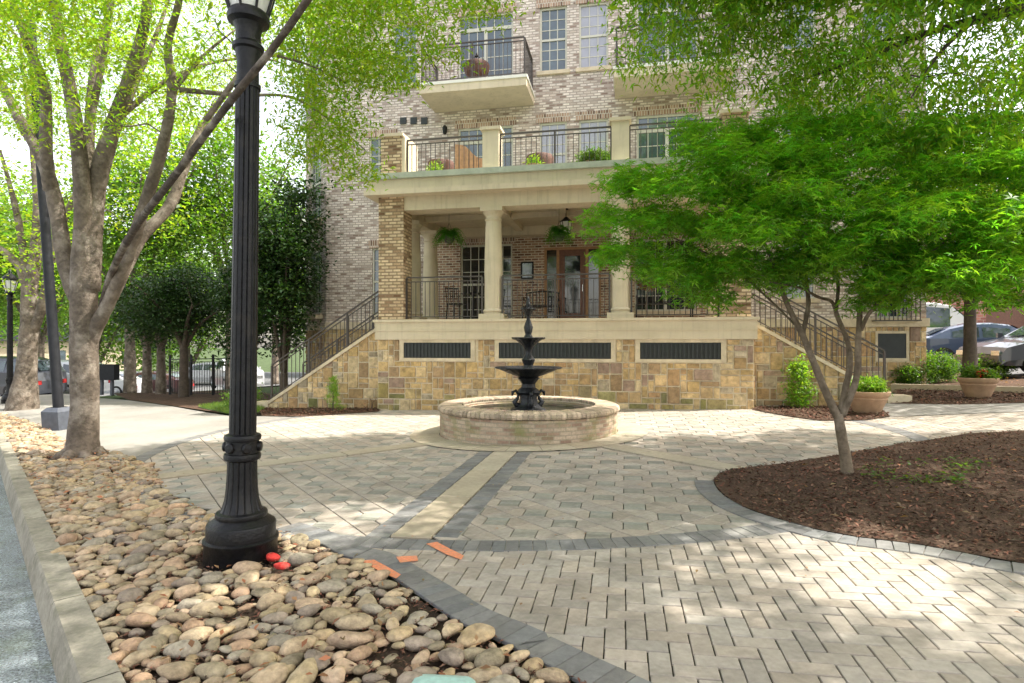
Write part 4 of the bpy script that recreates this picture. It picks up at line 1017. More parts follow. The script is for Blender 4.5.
# dark evergreens by the building corner and behind the walk
bgtree(184, 401, 19.5, 4.4, (2.3, 2.2), 'dark glossy evergreen tree beside the end of the brick walk', 'leafD', 230, 34, .11, .24, low=1.75, trunk=.14, name='evergreen_tree', bark='barkD')
bgtree(147, 392, 22, 4.3, (1.5, 1.6), 'dark evergreen with brown trunk left of the glossy evergreen', 'leafD', 110, 30, .12, .26, low=1.7, trunk=.16, name='evergreen_tree', bark='barkA')
bgtree(161, 392, 21.3, 4.2, (1.2, 1.5), 'dark evergreen between the brown-trunked one and the glossy one', 'leafD', 90, 30, .12, .26, low=1.7, trunk=.15, name='evergreen_tree', bark='barkA')
bgtree(284, 392, 17.6, 7.4, (1.15, 1.3), 'tall dark magnolia against the building corner above the left stairs', 'leafD', 260, 34, .13, .24, low=.8, trunk=.12, name='magnolia_tree', bark='barkD')
bgtree(250, 394, 18.6, 5.2, (1.1, 1.2), 'dark magnolia half hidden behind the near lamp post', 'leafD', 170, 30, .13, .24, low=.9, trunk=.12, name='magnolia_tree', bark='barkD')

# Japanese maple on the right: flat layered sprays
t = 6.12; tM = Tree('japanese_maple', G(846, 478), 'small multi-stemmed maple with wide layered crown in the mulch bed', bark='barkM')
tM.limb(PP([(848, 482, t), (846, 462, t), (842, 438, t), (838, 414, t)]), [0.0714, 0.0554, 0.0487, 0.0487], 14, 6, .04)
tM.limb(PP([(838, 418, t), (824, 388, t), (812, 358, t), (802, 334, t), (789, 308, t-.05), (780, 285, t-.1), (768, 250, t-.2), (745, 215, t-.3)]), [0.0420, 0.0370, 0.0336, 0.0302, 0.0252, 0.0235, 0.0185, 0.0084], 10)
tM.limb(PP([(802, 336, t), (808, 308, t+.1), (807, 285, t+.15), (804, 255, t+.2), (800, 215, t+.3)]), [0.0252, 0.0235, 0.0202, 0.0168, 0.0084], 8)
tM.limb(PP([(840, 418, t), (845, 392, t+.05), (850, 365, t+.05), (848, 343, t+.1), (838, 318, t+.1), (832, 302, t+.1), (818, 297, t), (800, 288, t-.2), (770, 282, t-.4)]), [0.0378, 0.0336, 0.0302, 0.0269, 0.0235, 0.0185, 0.0151, 0.0118, 0.0067], 9)
tM.limb(PP([(836, 310, t+.1), (838, 280, t+.2), (830, 240, t+.4), (826, 190, t+.5)]), [0.0202, 0.0168, 0.0134, 0.0067], 8)
tM.limb(PP([(842, 416, t), (856, 380, t-.05), (858, 345, t-.1), (860, 312, t-.1), (862, 290, t-.15), (868, 255, t-.3), (880, 200, t-.4)]), [0.0378, 0.0319, 0.0286, 0.0252, 0.0218, 0.0168, 0.0084], 9)
tM.limb(PP([(861, 330, t-.1), (868, 315, t-.2), (878, 303, t-.3), (900, 280, t-.5), (940, 245, t-.7), (985, 215, t-.9)]), [0.0202, 0.0176, 0.0151, 0.0126, 0.0101, 0.0050], 8)
tM.limb(PP([(802, 332, t), (770, 300, t+.2), (735, 270, t+.3), (690, 245, t+.4), (640, 225, t+.5)]), [0.0101, 0.0118, 0.0118, 0.0084, 0.0050], 7)
# canopy shape: list of flat pads (px, py, depth, half width px, thickness px)
A = []; padN = 0
def pad(px, py, t, wx, wy, dep, n):
    for _ in range(n):
        a = R(0, 6.283); k = math.sqrt(R(0, 1)); q = P(px+wx*k*math.cos(a), py+R(-wy, wy)*1.35*(1-.4*k)+wy*.9*k*k, t+dep*k*math.sin(a)); A.append(tuple(q))
for (px, py, tt, wx, wy, dep, n) in [(650, 215, 6.6, 62, 12, .7, 56), (632, 250, 6.5, 34, 8, .5, 22), (628, 178, 6.8, 32, 9, .5, 22), (700, 180, 6.5, 75, 14, .9, 70), (690, 262, 6.3, 48, 12, .6, 44), (700, 290, 6.2, 34, 9, .5, 18), (760, 150, 6.3, 80, 15, .9, 80),
        (770, 215, 6.0, 72, 18, .9, 80), (745, 262, 6.2, 46, 13, .6, 44), (720, 130, 6.6, 50, 10, .6, 26), (830, 190, 5.8, 80, 18, .9, 80), (850, 145, 6.2, 80, 15, .8, 60), (855, 240, 5.9, 72, 16, .8, 76), (812, 268, 6.0, 42, 11, .5, 34), (905, 270, 5.6, 48, 14, .6, 48), (930, 205, 5.5, 75, 18, .8, 76), (965, 160, 5.8, 75, 14, .8, 50),
        (870, 118, 6.4, 60, 12, .7, 30), (960, 125, 6., 60, 12, .7, 30), (790, 122, 6.5, 55, 10, .7, 26), (980, 255, 5.3, 60, 18, .6, 62), (1040, 210, 5.2, 60, 20, .8, 50), (1030, 160, 5.6, 60, 16, .8, 30), (880, 292, 5.8, 32, 8, .4, 16), (1000, 290, 5.3, 40, 9, .4, 16)]: pad(px, py, tt, wx, wy, dep, n)
tM.grow(A, .006, 4, .1)
tM.leaves('leafM', 15, (.095, .095, .055), .078, .22, .55, 5, .25, .35, .3, name='foliage'); tM.done()

# overhanging oak, trunk beyond the right edge of the frame
ob = Vector((7.6, 3.4, gz(7.6, 3.4))); tO = Tree('oak_tree', ob, 'overhanging willow-leaved oak reaching in from the upper right', bark='barkD')
tO.limb([ob, ob+Vector((.1, 0, 1.8)), ob+Vector((-.1, .2, 4.2)), ob+Vector((.2, .3, 8)), ob+Vector((.3, .4, 11))], [.42, .30, .26, .16, .06], 16)
e0 = ob+Vector((-.1, .2, 4.0))
tO.limb([e0]+PP([(1070, -4, 5.8), (1020, 8, 6.0), (975, 20, 6.2), (925, 34, 6.4), (880, 52, 6.6), (835, 68, 6.8), (770, 90, 7.0)]), [.14, .09, .055, .045, .035, .026, .018, .008], 8)
tO.limb(PP([(975, 20, 6.2), (950, 42, 6.1), (930, 66, 6.0), (910, 100, 5.9)]), [.03, .022, .014, .006], 6)
tO.limb(PP([(925, 34, 6.4), (880, 42, 6.8), (850, 60, 7.2), (815, 100, 7.4)]), [.025, .018, .012, .006], 6)
tO.limb([e0+Vector((0, 0, .8))]+PP([(1060, -120, 6.4), (960, -100, 6.8), (860, -60, 7.2), (760, -20, 7.5), (680, 10, 7.8)]), [.14, .10, .08, .055, .03, .012], 8)
tO.limb([e0+Vector((0, 0, 2)), Vector((5, 4.2, 8.2)), Vector((2.4, 5, 9.2)), Vector((-.5, 5.6, 9.6))], [.15, .11, .07, .03], 8)
tO.limb([e0+Vector((0, 0, 1)), Vector((5, 1.8, 6.8)), Vector((2.4, 1.2, 7.6)), Vector((0, 1, 8))], [.15, .11, .07, .03], 8)
A = pixblob(640, 760, -60, 60, 6.4, 8.2, 70)+pixblob(700, 860, -60, 105, 6, 8, 150)+pixblob(850, 1060, -60, 150, 5.2, 7.4, 230)+pixblob(780, 1050, 50, 200, 6.4, 8.2, 220)+pixblob(620, 800, -60, 45, 6.4, 8., 60)+pixblob(612, 660, -20, 75, 6.8, 8., 16)+pixblob(640, 720, 50, 92, 6.4, 7.6, 10)
def crown(c, r, n): A.extend([tuple(q) for q in blob(c, r, n, .2)])
crown((3.0, 6.2, 9.0), (3.2, 3.2, 1.5), 220); crown((.3, 5.2, 9.4), (2.4, 2.6, 1.2), 160); crown((1.3, 8.4, 9.8), (2.8, 1.7, 1.1), 100); crown((4.5, 1.8, 8), (3.5, 2.6, 1.6), 150); crown((7.5, 5, 8.6), (3.4, 3.4, 2.2), 150); crown((6, 8.5, 8.6), (2.6, 2.0, 1.4), 110); crown((3.2, 9.6, 9.2), (2.8, 1.5, 1.2), 90); crown((8.5, 9.6, 8.6), (3.0, 1.5, 1.3), 100); crown((11, 7, 8), (3, 3, 1.8), 110); crown((1.2, 1.6, 8.6), (2.4, 2, 1.2), 70)
tO.grow(A, .008); vis = [q for q in tO.tips]; view = lambda q: (lambda dep, lat: dep > 1 and abs(lat/dep) < .95 and (q[2]-CZ)/dep < .62)(-q[0]*S_+q[1]*C_, q[0]*C_+q[1]*S_)
tO.leaves('leafO', 20, (.15, .15, .09), .092, .32, .3, 1, .7, .3, .35, name='foliage', tips=[q for q in vis if view(q)])
tO.leaves('leafO', 52, (.24, .24, .14), .15, .42, .5, 1, .4, .3, .35, name='foliage', tips=[q for q in vis if not view(q)]); tO.done()
bgtree(970, 398, 13.6, 6.2, (2.2, 2.2), 'mid-size tree with dark straight trunk behind the right flower pot', 'leafC', 210, 30, .12, .26, low=2.05, trunk=.13, name='shade_tree', bark='barkD', warm=.5)
bgtree(1075, 372, 22, 9, (3.5, 3.5), 'yellowing green tree beyond the parked cars at the right edge', 'leafF', 150, 26, .17, .45, low=3.2, trunk=.18, name='shade_tree', warm=.6)
bgtree(900, 352, 24, 11, (2.6, 3.), 'tall green tree rising behind the right end of the building', 'leafF', 110, 24, .2, .5, low=5, trunk=.18, name='shade_tree', warm=.5)
bgtree(1240, 400, 11.5, 11, (4.2, 4.2), 'shade tree on the walk beyond the right frame edge', 'leafC', 170, 26, .14, .4, low=3.6, trunk=.2, name='shade_tree', warm=.2)

# shrubs and plants
def shrub(px, py, label, r, h, leaf, n=60, per=18, size=.06, name='shrub', cone=False, wid=.4, spread=None, t=None, flat=.1, droop=0, z=None):
    p = G(px, py) if t is None else P(px, py, t); 
    if t is not None: p.z = gz(p.x, p.y)
    if z is not None: p.z = z
    T = Tree(name, p, label, 'shrub' if name != 'flowers' else 'flowers', bark='barkD'); T.limb([p-Vector((0, 0, .05)), p+Vector((0, 0, h*.25)), p+Vector((0, 0, h*.6))], [.02, .015, .008], 6)
    A = []
    for _ in range(n):
        zz = R(.08, 1)*h; k = (1-zz/h)**.6*.9+.15 if cone else math.sqrt(max(.1, 1-((zz/h-.5)*1.9)**2)); a = R(0, 6.28); rr = r*k*math.sqrt(R(.1, 1)); A.append((p.x+rr*math.cos(a), p.y+rr*math.sin(a), p.z+zz))
    T.grow(A, .008, 3); sp = spread or r*.16; T.leaves(leaf, per, (sp, sp, sp), size, wid, flat, 1, droop, .3, .2, name='foliage'); T.done(); return p
shrub(333, 412, 'small bright conifer in front of the left stair wall', .2, .78, 'lime', 55, 22, .06, cone=True, wid=.14, flat=0, droop=-1.2, name='conifer_shrub')
shrub(799, 408, 'bright yellow-green bush against the right stair wall', .27, .95, 'lime', 60, 13, .085, wid=.38, spread=.07)
for px, py, r, h, lb in ((935, 376, .55, .72, 'hedge bush left of the dark tree trunk near the white van'), (992, 378, .5, .6, 'round green bush right of the dark tree trunk'), (905, 380, .35, .5, 'leafy bush tight against the building corner')):
    shrub(px, py, lb, r, h, 'leafC', 110, 22, .06, t=15.6, wid=.5, name='hedge_bush')
shrub(372, 410, 'tuft of brown dry twigs at the corner of the stone base', .16, .3, 'deadleaf', 14, 4, .07, wid=.12)
shrub(768, 404, 'small dry white-stemmed plant at the corner by the right stairs', .12, .3, 'deadleaf', 12, 4, .07, wid=.12)
shrub(245, 408, 'low green plants at the foot of the left stairs', .5, .45, 'leafC', 50, 14, .07)

def potted(px, py, w, label, plabel, flower=False):
    p = G(px, py); p.z += .01; t = empty('flower_pot', p, label, 'planter', 'terracotta planters on the mulch'); r = w/2
    MB().lathe(p, [(0, 0), (r*.56, 0), (r*.60, .02), (r*.74, .14), (r*.86, .25), (r*.90, .27), (r*.88, .29), (r*.98, .33), (r, .35), (r*1.02, .40), (r*.97, .41), (r*.90, .40), (r*.87, .33)], 40, lambda a, z: 1+.006*math.sin(z*130)).build('pot', 'pot', t, smooth='auto')
    mb = MB(); mb.face([(p.x+r*.88*math.cos(k*.2618), p.y+r*.88*math.sin(k*.2618), p.z+.35) for k in range(24)]); mb.build('potting_soil', 'soil', t)
    q = Vector((p.x, p.y, p.z+.34)); T = Tree('flowers', q, plabel, 'potted plant', bark='barkM'); T.limb([q-Vector((0, 0, .0)), q+Vector((0, 0, .15))], [.01, .005], 5)
    T.grow(blob(q+Vector((0, 0, .14)), (r*.85, r*.85, .16), 70), .005, 3); T.leaves('lime' if not flower else 'leafC', 22, (.05, .05, .04), .075, .35, .1, 1, -.1, .3, .2, name='foliage'); T.done()
    if flower:
        m = Tree.__new__(Tree); m.root = T.root; m.tips = [tuple(x) for x in blob(q+Vector((-.02, -.16, .15)), (.12, .08, .06), 12)]; Tree.leaves(m, 'flower', 14, (.03, .03, .03), .05, .8, .1, 1, 0, .3, 0, name='petals')
potted(867, 413, .76, 'tan bowl planter beside the foot of the right stairs', 'grassy bright green plants in the planter by the right stairs')
potted(978, 398, .68, 'tan bowl planter in front of the dark straight tree trunk', 'green plants with red flowers in the farther planter', True)

# ground cover in the mulch bed, chips, fallen leaves, grass
def scatter(name, pts, size, m, flat=1.5, wid=.5, dz=.02, tint=.4, warm=.3, zf=None, label=None):
    T = Tree.__new__(Tree); T.root = None
    T.tips = [(x, y, gz(x, y)+dz+(zf(x, y) if zf else 0)) for x, y in pts]
    o = Tree.leaves(T, m, 1, (.003, .003, .004), size, wid, flat, 1, 0, tint, warm, name=name); o['kind'] = 'stuff'; return o
def inside(poly, n, dens=None):
    xs = [p[0] for p in poly]; ys = [p[1] for p in poly]; out = []
    while len(out) < n:
        x, y = R(min(xs), max(xs)), R(min(ys), max(ys))
        if inpoly(x, y, poly) and (dens is None or random.random() < dens(x, y)): out.append((x, y))
    return out
near = lambda x, y: min(1, (5.5/max(3, math.hypot(x, y)))**1.5)
bz = lambda x, y: bedz(x, y)
scatter('bark_chips', inside(BED, 26000, near), .045, 'chip', .6, .38, .022, .55, .2, bz)
scatter('bark_chips', inside(ISL, 2500)+inside(MB2, 3000)+inside(ML, 2200), .06, 'chip', .6, .4, .024, .55, .2)
scatter('fallen_leaves', inside(BED, 260, near)+inside(MB3, 150), .06, 'deadleaf', 1.2, .55, .045, .3, .2, bz)
scatter('fallen_leaves', inside(stonebed, 1500, lambda x, y: .25 if x > -5 else 1), .05, 'deadleaf', .9, .5, .05, .4, .3)
scatter('fallen_leaves', inside(plaza, 700), .03, 'deadleaf', 4, .5, .016, .3, .2)
gp = [G(R(870, 975), R(468, 497)) for _ in range(30)]
T = Tree.__new__(Tree); T.root = None; T.tips = [(p.x, p.y, p.z+.1) for p in gp]
o = Tree.leaves(T, 'leafC', 12, (.06, .06, .02), .05, .6, 1., 1, 0, .35, .5, name='ground_ivy'); o['kind'] = 'stuff'
scatter('soil_debris', inside(stonebed, 16000, near), .032, 'chip', .8, .3, .006, .5, .3)
LG = Gp([(198, 408), (232, 416), (258, 414)])+[(-9.4, 14.4), (-11.2, 15.2)]
T = Tree.__new__(Tree); T.root = None; T.tips = [(x, y, gz(x, y)+.02) for x, y in inside(LG, 5000)]
o = Tree.leaves(T, 'blade', 1, (.01, .01, .005), .1, .12, 0, 1, -2.5, .3, .2, name='grass_blades'); o['kind'] = 'stuff'

# ---------------------------------------------------------------- river stones
def stonemesh(c, ax, ang, tilt, col, seed):
    """one water-worn stone as vertices and faces"""
    nu, nv = 12, 7; V = []; Fq = []; r1 = random.Random(seed); ph = [r1.uniform(0, 6.28) for _ in range(6)]; am = [r1.uniform(.05, .17) for _ in range(3)]; e = r1.uniform(.72, 1.0)
    ca, sa = math.cos(ang), math.sin(ang); tx, ty = tilt
    for j in range(nv+1):
        v = -math.pi/2+math.pi*j/nv; cv = abs(math.cos(v))**e; sv = math.copysign(abs(math.sin(v))**1.0, v)
        for i in range(nu):
            u = 2*math.pi*i/nu; k = 1+am[0]*math.sin(2*u+ph[0])+am[1]*math.sin(3*u+ph[1])*math.cos(v)+am[2]*math.sin(u+ph[2]+2*v)
            x, y, z = ax[0]*cv*math.cos(u)*k, ax[1]*cv*math.sin(u)*k, ax[2]*sv*(1+am[2]*math.sin(u+ph[3]))
            z += x*tx+y*ty; V.append((c[0]+x*ca-y*sa, c[1]+x*sa+y*ca, c[2]+z))
    for j in range(nv):
        for i in range(nu): Fq.append((j*nu+i, j*nu+(i+1) % nu, (j+1)*nu+(i+1) % nu, (j+1)*nu+i))
    return V, Fq
SP = [(.38, .28, .16), (.34, .26, .165), (.42, .32, .20), (.30, .235, .15), (.29, .25, .185), (.36, .24, .15), (.26, .215, .14), (.34, .265, .155), (.40, .29, .19), (.25, .20, .15)]
cells = {}; ST = []
def place_stones(n, smin, smax, dens, gap=.80):
    xs = [p[0] for p in stonebed]; ys = [p[1] for p in stonebed]; tries = 0; k = 0
    while k < n and tries < n*60:
        tries += 1; x, y = R(max(-19, min(xs)), max(xs)), R(1.1, min(max(ys), 13.5))
        if not inpoly(x, y, stonebed): continue
        dist = math.hypot(x, y)
        if y < 1.2 or dist < 1.6 or random.random() > dens(x, y): continue
        r = R(smin, smax)*(1+.0*dist); 
        if (x-l1.x)**2+(y-l1.y)**2 < (.27+r)**2: continue
        if (x-tA.root.location.x)**2+(y-tA.root.location.y)**2 < .2: continue
        if y < 6.5 and d2poly(Vector((x, y)), SBline) < r*.9: continue
        key = (int(x/.2), int(y/.2)); bad = False
        for i in (-1, 0, 1):
            for j in (-1, 0, 1):
                for (X, Y, Rr) in cells.get((key[0]+i, key[1]+j), ()):
                    if (X-x)**2+(Y-y)**2 < ((r+Rr)*gap)**2: bad = True; break
        if bad: continue
        cells.setdefault(key, []).append((x, y, r)); ST.append((x, y, r)); k += 1
PATCH = ((425, 605), (330, 640), (250, 610), (180, 560), (395, 655), (120, 470))
def sden(x, y):
    # thinner patch of bare soil near the lower right of the bed
    p = Vector((x, y)); qs = [Vector(G(*w)[:2]) for w in PATCH]; return .12 if any((p-q).length < r_ for q, r_ in zip(qs, (.16, .13, .15, .12, .14, .2))) else 1
place_stones(620, .050, .080, sden, .84); place_stones(3000, .030, .054, sden, .82); place_stones(2600, .018, .032, sden, .82)
ST = [s for s in ST if math.hypot(s[0], s[1]) < 20]
def vis_size(s):
    x, y, r = s; dep = -x*S_+y*C_; lat = x*C_+y*S_
    if dep < 1.5: return -1
    px = CX+F*lat/dep; py = HY+F*(CZ-gz(x, y))/dep
    return r/dep if (-15 < px < 1040 and py < 700) else -1
ST.sort(key=vis_size, reverse=True)
reds = [0, 1]; ST = [(*G(272, 561)[:2], .05), (*G(282, 569)[:2], .045)]+[q for q in ST if all((Vector(q[:2])-Vector(G(*w)[:2])).length > .09 for w in ((273, 560), (283, 569)))]
big = MB(); n_ind = 0
for i, (x, y, r) in enumerate(ST):
    asp = R(.62, .92); ax = (r*R(1.08, 1.32), r*asp*1.08, r*R(.42, .62)); an = R(-.7, .7)+.6 if random.random() < .65 else R(0, 3.14)
    c = (x, y, gz(x, y)-.018+ax[2]*R(.45, .85)+(R(.0, .018) if i not in reds else .02)); g = R(.9, 1.4); col = tuple(q*g for q in random.choice(SP))
    V, Fq = stonemesh(c, ax, an, (R(-.15, .15), R(-.15, .15)), col, i)
    if i < 300 and vis_size((x, y, r)) > 0:
        mb = MB(); mb.v = V; mb.f = Fq; red = i in reds
        if red: cx, cy = x, y; col = (.62, .05, .04)
        mb.c = [col]*len(Fq)
        o = mb.build('river_stone', 'rock', None, smooth=True); n_ind += 1
        if red: tag(o, 'river stone spray-painted red, %s one beside the lamp post base' % ('left' if i == reds[0] else 'right'), 'stone', 'red-painted river stones')
        else: tag(o, 'rounded tan or grey-brown river stone in the bed beside the kerb', 'stone', 'river stones in the bed beside the kerb')
    else:
        n0 = len(big.v); big.v += V; big.f += [tuple(n0+k for k in f) for f in Fq]; big.c += [col]*len(Fq)
tag(big.build('river_stones', 'rock', None, smooth=True), kind='stuff')
# turquoise utility lid at the bottom edge
p = G(440, 704); t = empty('utility_cover', p, 'translucent turquoise plastic lid among the stones at the bottom edge', 'lid')
mb = MB(); T = Matrix.Translation(p+Vector((0, 0, .0))) @ Matrix.Rotation(.1, 4, 'Z'); pr = []
def rr(w, h, z, rad=.04):
    o = []
    for cx, cy, a0 in ((w-rad, h-rad, 0), (-w+rad, h-rad, 90), (-w+rad, -h+rad, 180), (w-rad, -h+rad, 270)):
        for k in range(5): a = math.radians(a0+k*22.5); o.append(T @ Vector((cx+rad*math.cos(a), cy+rad*math.sin(a), z)))
    return o
L = [rr(.135, .12, .02), rr(.135, .12, .045), rr(.125, .11, .057), rr(.09, .08, .066)]
for a, b in zip(L[:-1], L[1:]):
    for i in range(20): mb.face([a[i], a[(i+1) % 20], b[(i+1) % 20], b[i]])
mb.face(L[-1]); mb.build('lid', 'teal', t, smooth='auto'); m2 = MB(); m2.lathe(p, [(.11, -.05), (.14, .03)], 20); m2.build('lid_rim', 'grey_box', t)

# ---------------------------------------------------------------- porch and balcony things
def fern(px, py, Y, w, label, top):
    x = FX(px, Y); z = FZ(px, py, Y); t = empty('hanging_fern', (x, Y, z), label, 'hanging plant', 'hanging ferns on the porch'); c = Vector((x, Y, z))
    MB().lathe((x, Y, z-.12), [(0, 0), (.09, .0), (.14, .1), (.15, .16), (.13, .15)], 20).build('basket', 'iron', t)
    m = MB()
    for k in range(3): a = k*2.1; m.tube([(x+.14*math.cos(a), Y+.14*math.sin(a), z+.03), (x, Y, z+.38)], .004, 4)
    m.tube([(x, Y, z+.38), (x, Y, top)], .004, 4); m.build('hanger', 'iron', t)
    V = []; k = 0
    for _ in range(130):
        a = R(0, 6.28); L = w/2*R(.75, 1.2); up = R(.0, .30); d = Vector((math.cos(a), math.sin(a), 0)); s = Vector((-d.y, d.x, 0))
        for q in range(14):
            u = q/14; pt = c+d*L*u+Vector((0, 0, .05+up*math.sin(u*2.4)-.34*u*u)); wl = .065*(1-u*.75)
            for sg in (1, -1):
                e = pt+s*sg*wl+d*.012+Vector((0, 0, -.014)); V += [pt, pt+s*sg*wl*.5+d*.02, e, pt+s*sg*wl*.5-d*.006]
    v = np.array([tuple(q) for q in V]); npmesh('fronds', v, np.arange(len(v)).reshape(-1, 4), 'fern', t, rng.uniform(.7, 1.25, len(v)//4)[:, None]*np.ones(3))
fern(449, 238, 14.2, .78, 'lush green hanging fern left of the middle column', 4.9)
fern(559, 236, 14.2, .70, 'dark hanging fern above the entrance beside the lantern', 4.9)
x, Y = FX(566, 14.8), 14.8; z = FZ(566, 226, Y); t = empty('pendant_lantern', (x, Y, z), 'black pendant lantern hanging above the entrance', 'lantern')
MB().tube([(x, Y, z+.2), (x, Y, 4.93)], .01, 6).lathe((x, Y, 4.90), [(.0, 0), (.06, .0), (.06, .035)], 16).build('rod', 'iron2', t)
MB().lathe((x, Y, z), [(.04, .22), (.07, .19), (.16, .12), (.165, .1)], 6).build('lantern_cap', 'iron2', t)
m = MB()
for k in range(6): a = k*math.pi/3; m.bar((x+.15*math.cos(a), Y+.15*math.sin(a), z+.1), (x+.10*math.cos(a), Y+.10*math.sin(a), z-.18), .012)
m.lathe((x, Y, z-.2), [(0, 0), (.1, .0), (.105, .02)], 6); m.build('lantern_frame', 'iron2', t)
MB().lathe((x, Y, z), [(.095, -.18), (.14, .1)], 6).build('lantern_glass', 'lampglass', t)

def bench(x, y, w, label, z=ZD):
    t = empty('porch_bench', (x, y, z), label, 'bench', 'iron benches on the porch')
    m = MB()
    for i in range(8): m.box(x-w/2, x+w/2, y-.22+i*.055, y-.18+i*.055, z+.43, z+.45)
    m.build('seat', 'iron2', t); m = MB(); n = int(w/.09)
    for i in range(n+1): xx = x-w/2+.03+(w-.06)*i/n; m.bar((xx, y+.24, z+.45), (xx, y+.30, z+.82+.06*math.sin(math.pi*i/n)), .02)
    m.tube([(x-w/2+w*i/12, y+.30, z+.83+.06*math.sin(math.pi*i/12)) for i in range(13)], .018, 6); m.bar((x-w/2, y+.245, z+.5), (x+w/2, y+.245, z+.5), .025); m.build('backrest', 'iron2', t)
    for s in (-1, 1):
        MB().tube([(x+s*w/2, y+.25, z+.62), (x+s*w/2, y-.1, z+.66), (x+s*w/2, y-.24, z+.62), (x+s*w/2, y-.22, z+.44)], .016, 6).build('armrest', 'iron2', t)
        for yy in (-.22, .24): MB().bar((x+s*w/2, y+yy, z), (x+s*w/2, y+yy*.95, z+.45), .03).build('leg', 'iron2', t)
bench(FX(664, 15.2), 15.3, 1.35, 'dark slatted bench below the right porch window')
bench(FX(540, 15.8), 16.0, .95, 'dark slatted bench beside the entrance door')
def chair(x, y, label, z=ZD, a=0):
    t = empty('metal_chair', (x, y, z), label, 'chair', 'metal chairs on the porch'); T = Matrix.Translation((x, y, z)) @ Matrix.Rotation(a, 4, 'Z')
    MB().box(-.2, .2, -.2, .2, .43, .46, T=T).build('seat', 'iron2', t); m = MB()
    for i in range(7): xx = -.18+.06*i; m.bar(T @ Vector((xx, .2, .46)), T @ Vector((xx*1.05, .26, .86)), .014)
    m.bar(T @ Vector((-.2, .26, .87)), T @ Vector((.2, .26, .87)), .03); m.build('backrest', 'iron2', t)
    for sx in (-1, 1):
        for sy in (-1, 1): MB().bar(T @ Vector((.18*sx, .18*sy, .44)), T @ Vector((.2*sx, .21*sy, 0)), .025).build('leg', 'iron2', t)
chair(FX(457, 14.6), 14.6, 'black metal chair left of the round porch table', a=.8); chair(FX(490, 14.9), 15.3, 'black metal chair behind the middle column', a=-.4)
x, y = FX(470, 14.4), 14.7; t = empty('porch_table', (x, y, ZD), 'small round metal table between the two porch chairs', 'table')
MB().lathe((x, y, ZD), [(0, .70), (.3, .70), (.31, .71), (.3, .725), (0, .725)], 32).build('tabletop', 'iron2', t); MB().lathe((x, y, ZD), [(.2, 0), (.18, .02), (.03, .05), (.025, .7)], 16).build('table_stem', 'iron2', t)
x0, x1 = FX(521, YW), FX(533.6, YW); z1, z0 = FZ(527, 262, YW), FZ(527, 279, YW); t = empty('wall_mirror', (x0, YW, z0), 'small dark-framed mirror on the porch brick wall', 'mirror')
MB().box(x0, x1, YW-.05, YW-.003, z0, z0+.04).box(x0, x1, YW-.05, YW-.003, z1-.04, z1).box(x0, x0+.04, YW-.05, YW-.003, z0+.04, z1-.04).box(x1-.04, x1, YW-.05, YW-.003, z0+.04, z1-.04).build('frame', 'iron2', t); MB().box(x0+.04, x1-.04, YW-.02, YW-.004, z0+.04, z1-.04).build('mirror_glass', 'glass', t)
x, y = FX(645, 15.2), 14.3; T = Tree('dried_plant', Vector((x, y, ZD+.45)), 'brownish dried leaves showing above the bench at the right window', 'potted plant'); T.limb([Vector((x, y, ZD)), Vector((x, y, ZD+.6))], [.015, .01], 6); T.grow(blob((x+.1, y, ZD+.85), (.35, .15, .12), 26), .004, 3); T.leaves('deadleaf', 12, (.05, .05, .03), .08, .5, .2, 1, .3, .3, 0, name='foliage'); T.done()

def bowl_chair(x, y, z, label, r=.36):
    t = empty('wicker_table', (x, y, z), label, 'table', 'round wicker tables on the balconies')
    MB().lathe((x, y, z), [(0, .34), (r*.6, .34), (r*.9, .38), (r, .50), (r*1.02, .62), (r*.96, .66), (0, .67)], 32, lambda a, z: 1+.01*math.sin(a*40)).build('wicker_body', 'wicker', t, smooth='auto')
    for k in range(4): a = k*1.571+.6; MB().tube([(x+r*.5*math.cos(a), y+r*.5*math.sin(a), z), (x+r*.35*math.cos(a), y+r*.35*math.sin(a), z+.36)], .018, 6).build('leg', 'iron', t)
x = FX(478, 16.5); bowl_chair(x, 16.35, Z3+.03, 'round brown wicker table on the upper left balcony', .36)
t = empty('table_lantern', (x, 16.35, Z3+.70), 'small dark lantern standing on the upper balcony table', 'lantern'); MB().lathe((x, 16.35, Z3+.70), [(0, 0), (.09, 0), (.09, .02), (.07, .03)], 12).build('lantern_base', 'iron2', t); MB().lathe((x, 16.35, Z3+.70), [(.065, .03), (.065, .18)], 12).build('lantern_glass', 'glass_dark', t); MB().lathe((x, 16.35, Z3+.70), [(.09, .18), (.03, .25), (.02, .3), (0, .32)], 12).build('lantern_cap', 'iron2', t)
bowl_chair(FX(441, 14.4), 14.4, 5.49, 'round brown wicker table left of the wooden screen', .33); bowl_chair(FX(540, 14.4), 14.4, 5.49, 'round brown wicker table right of the middle balcony pillar', .33)
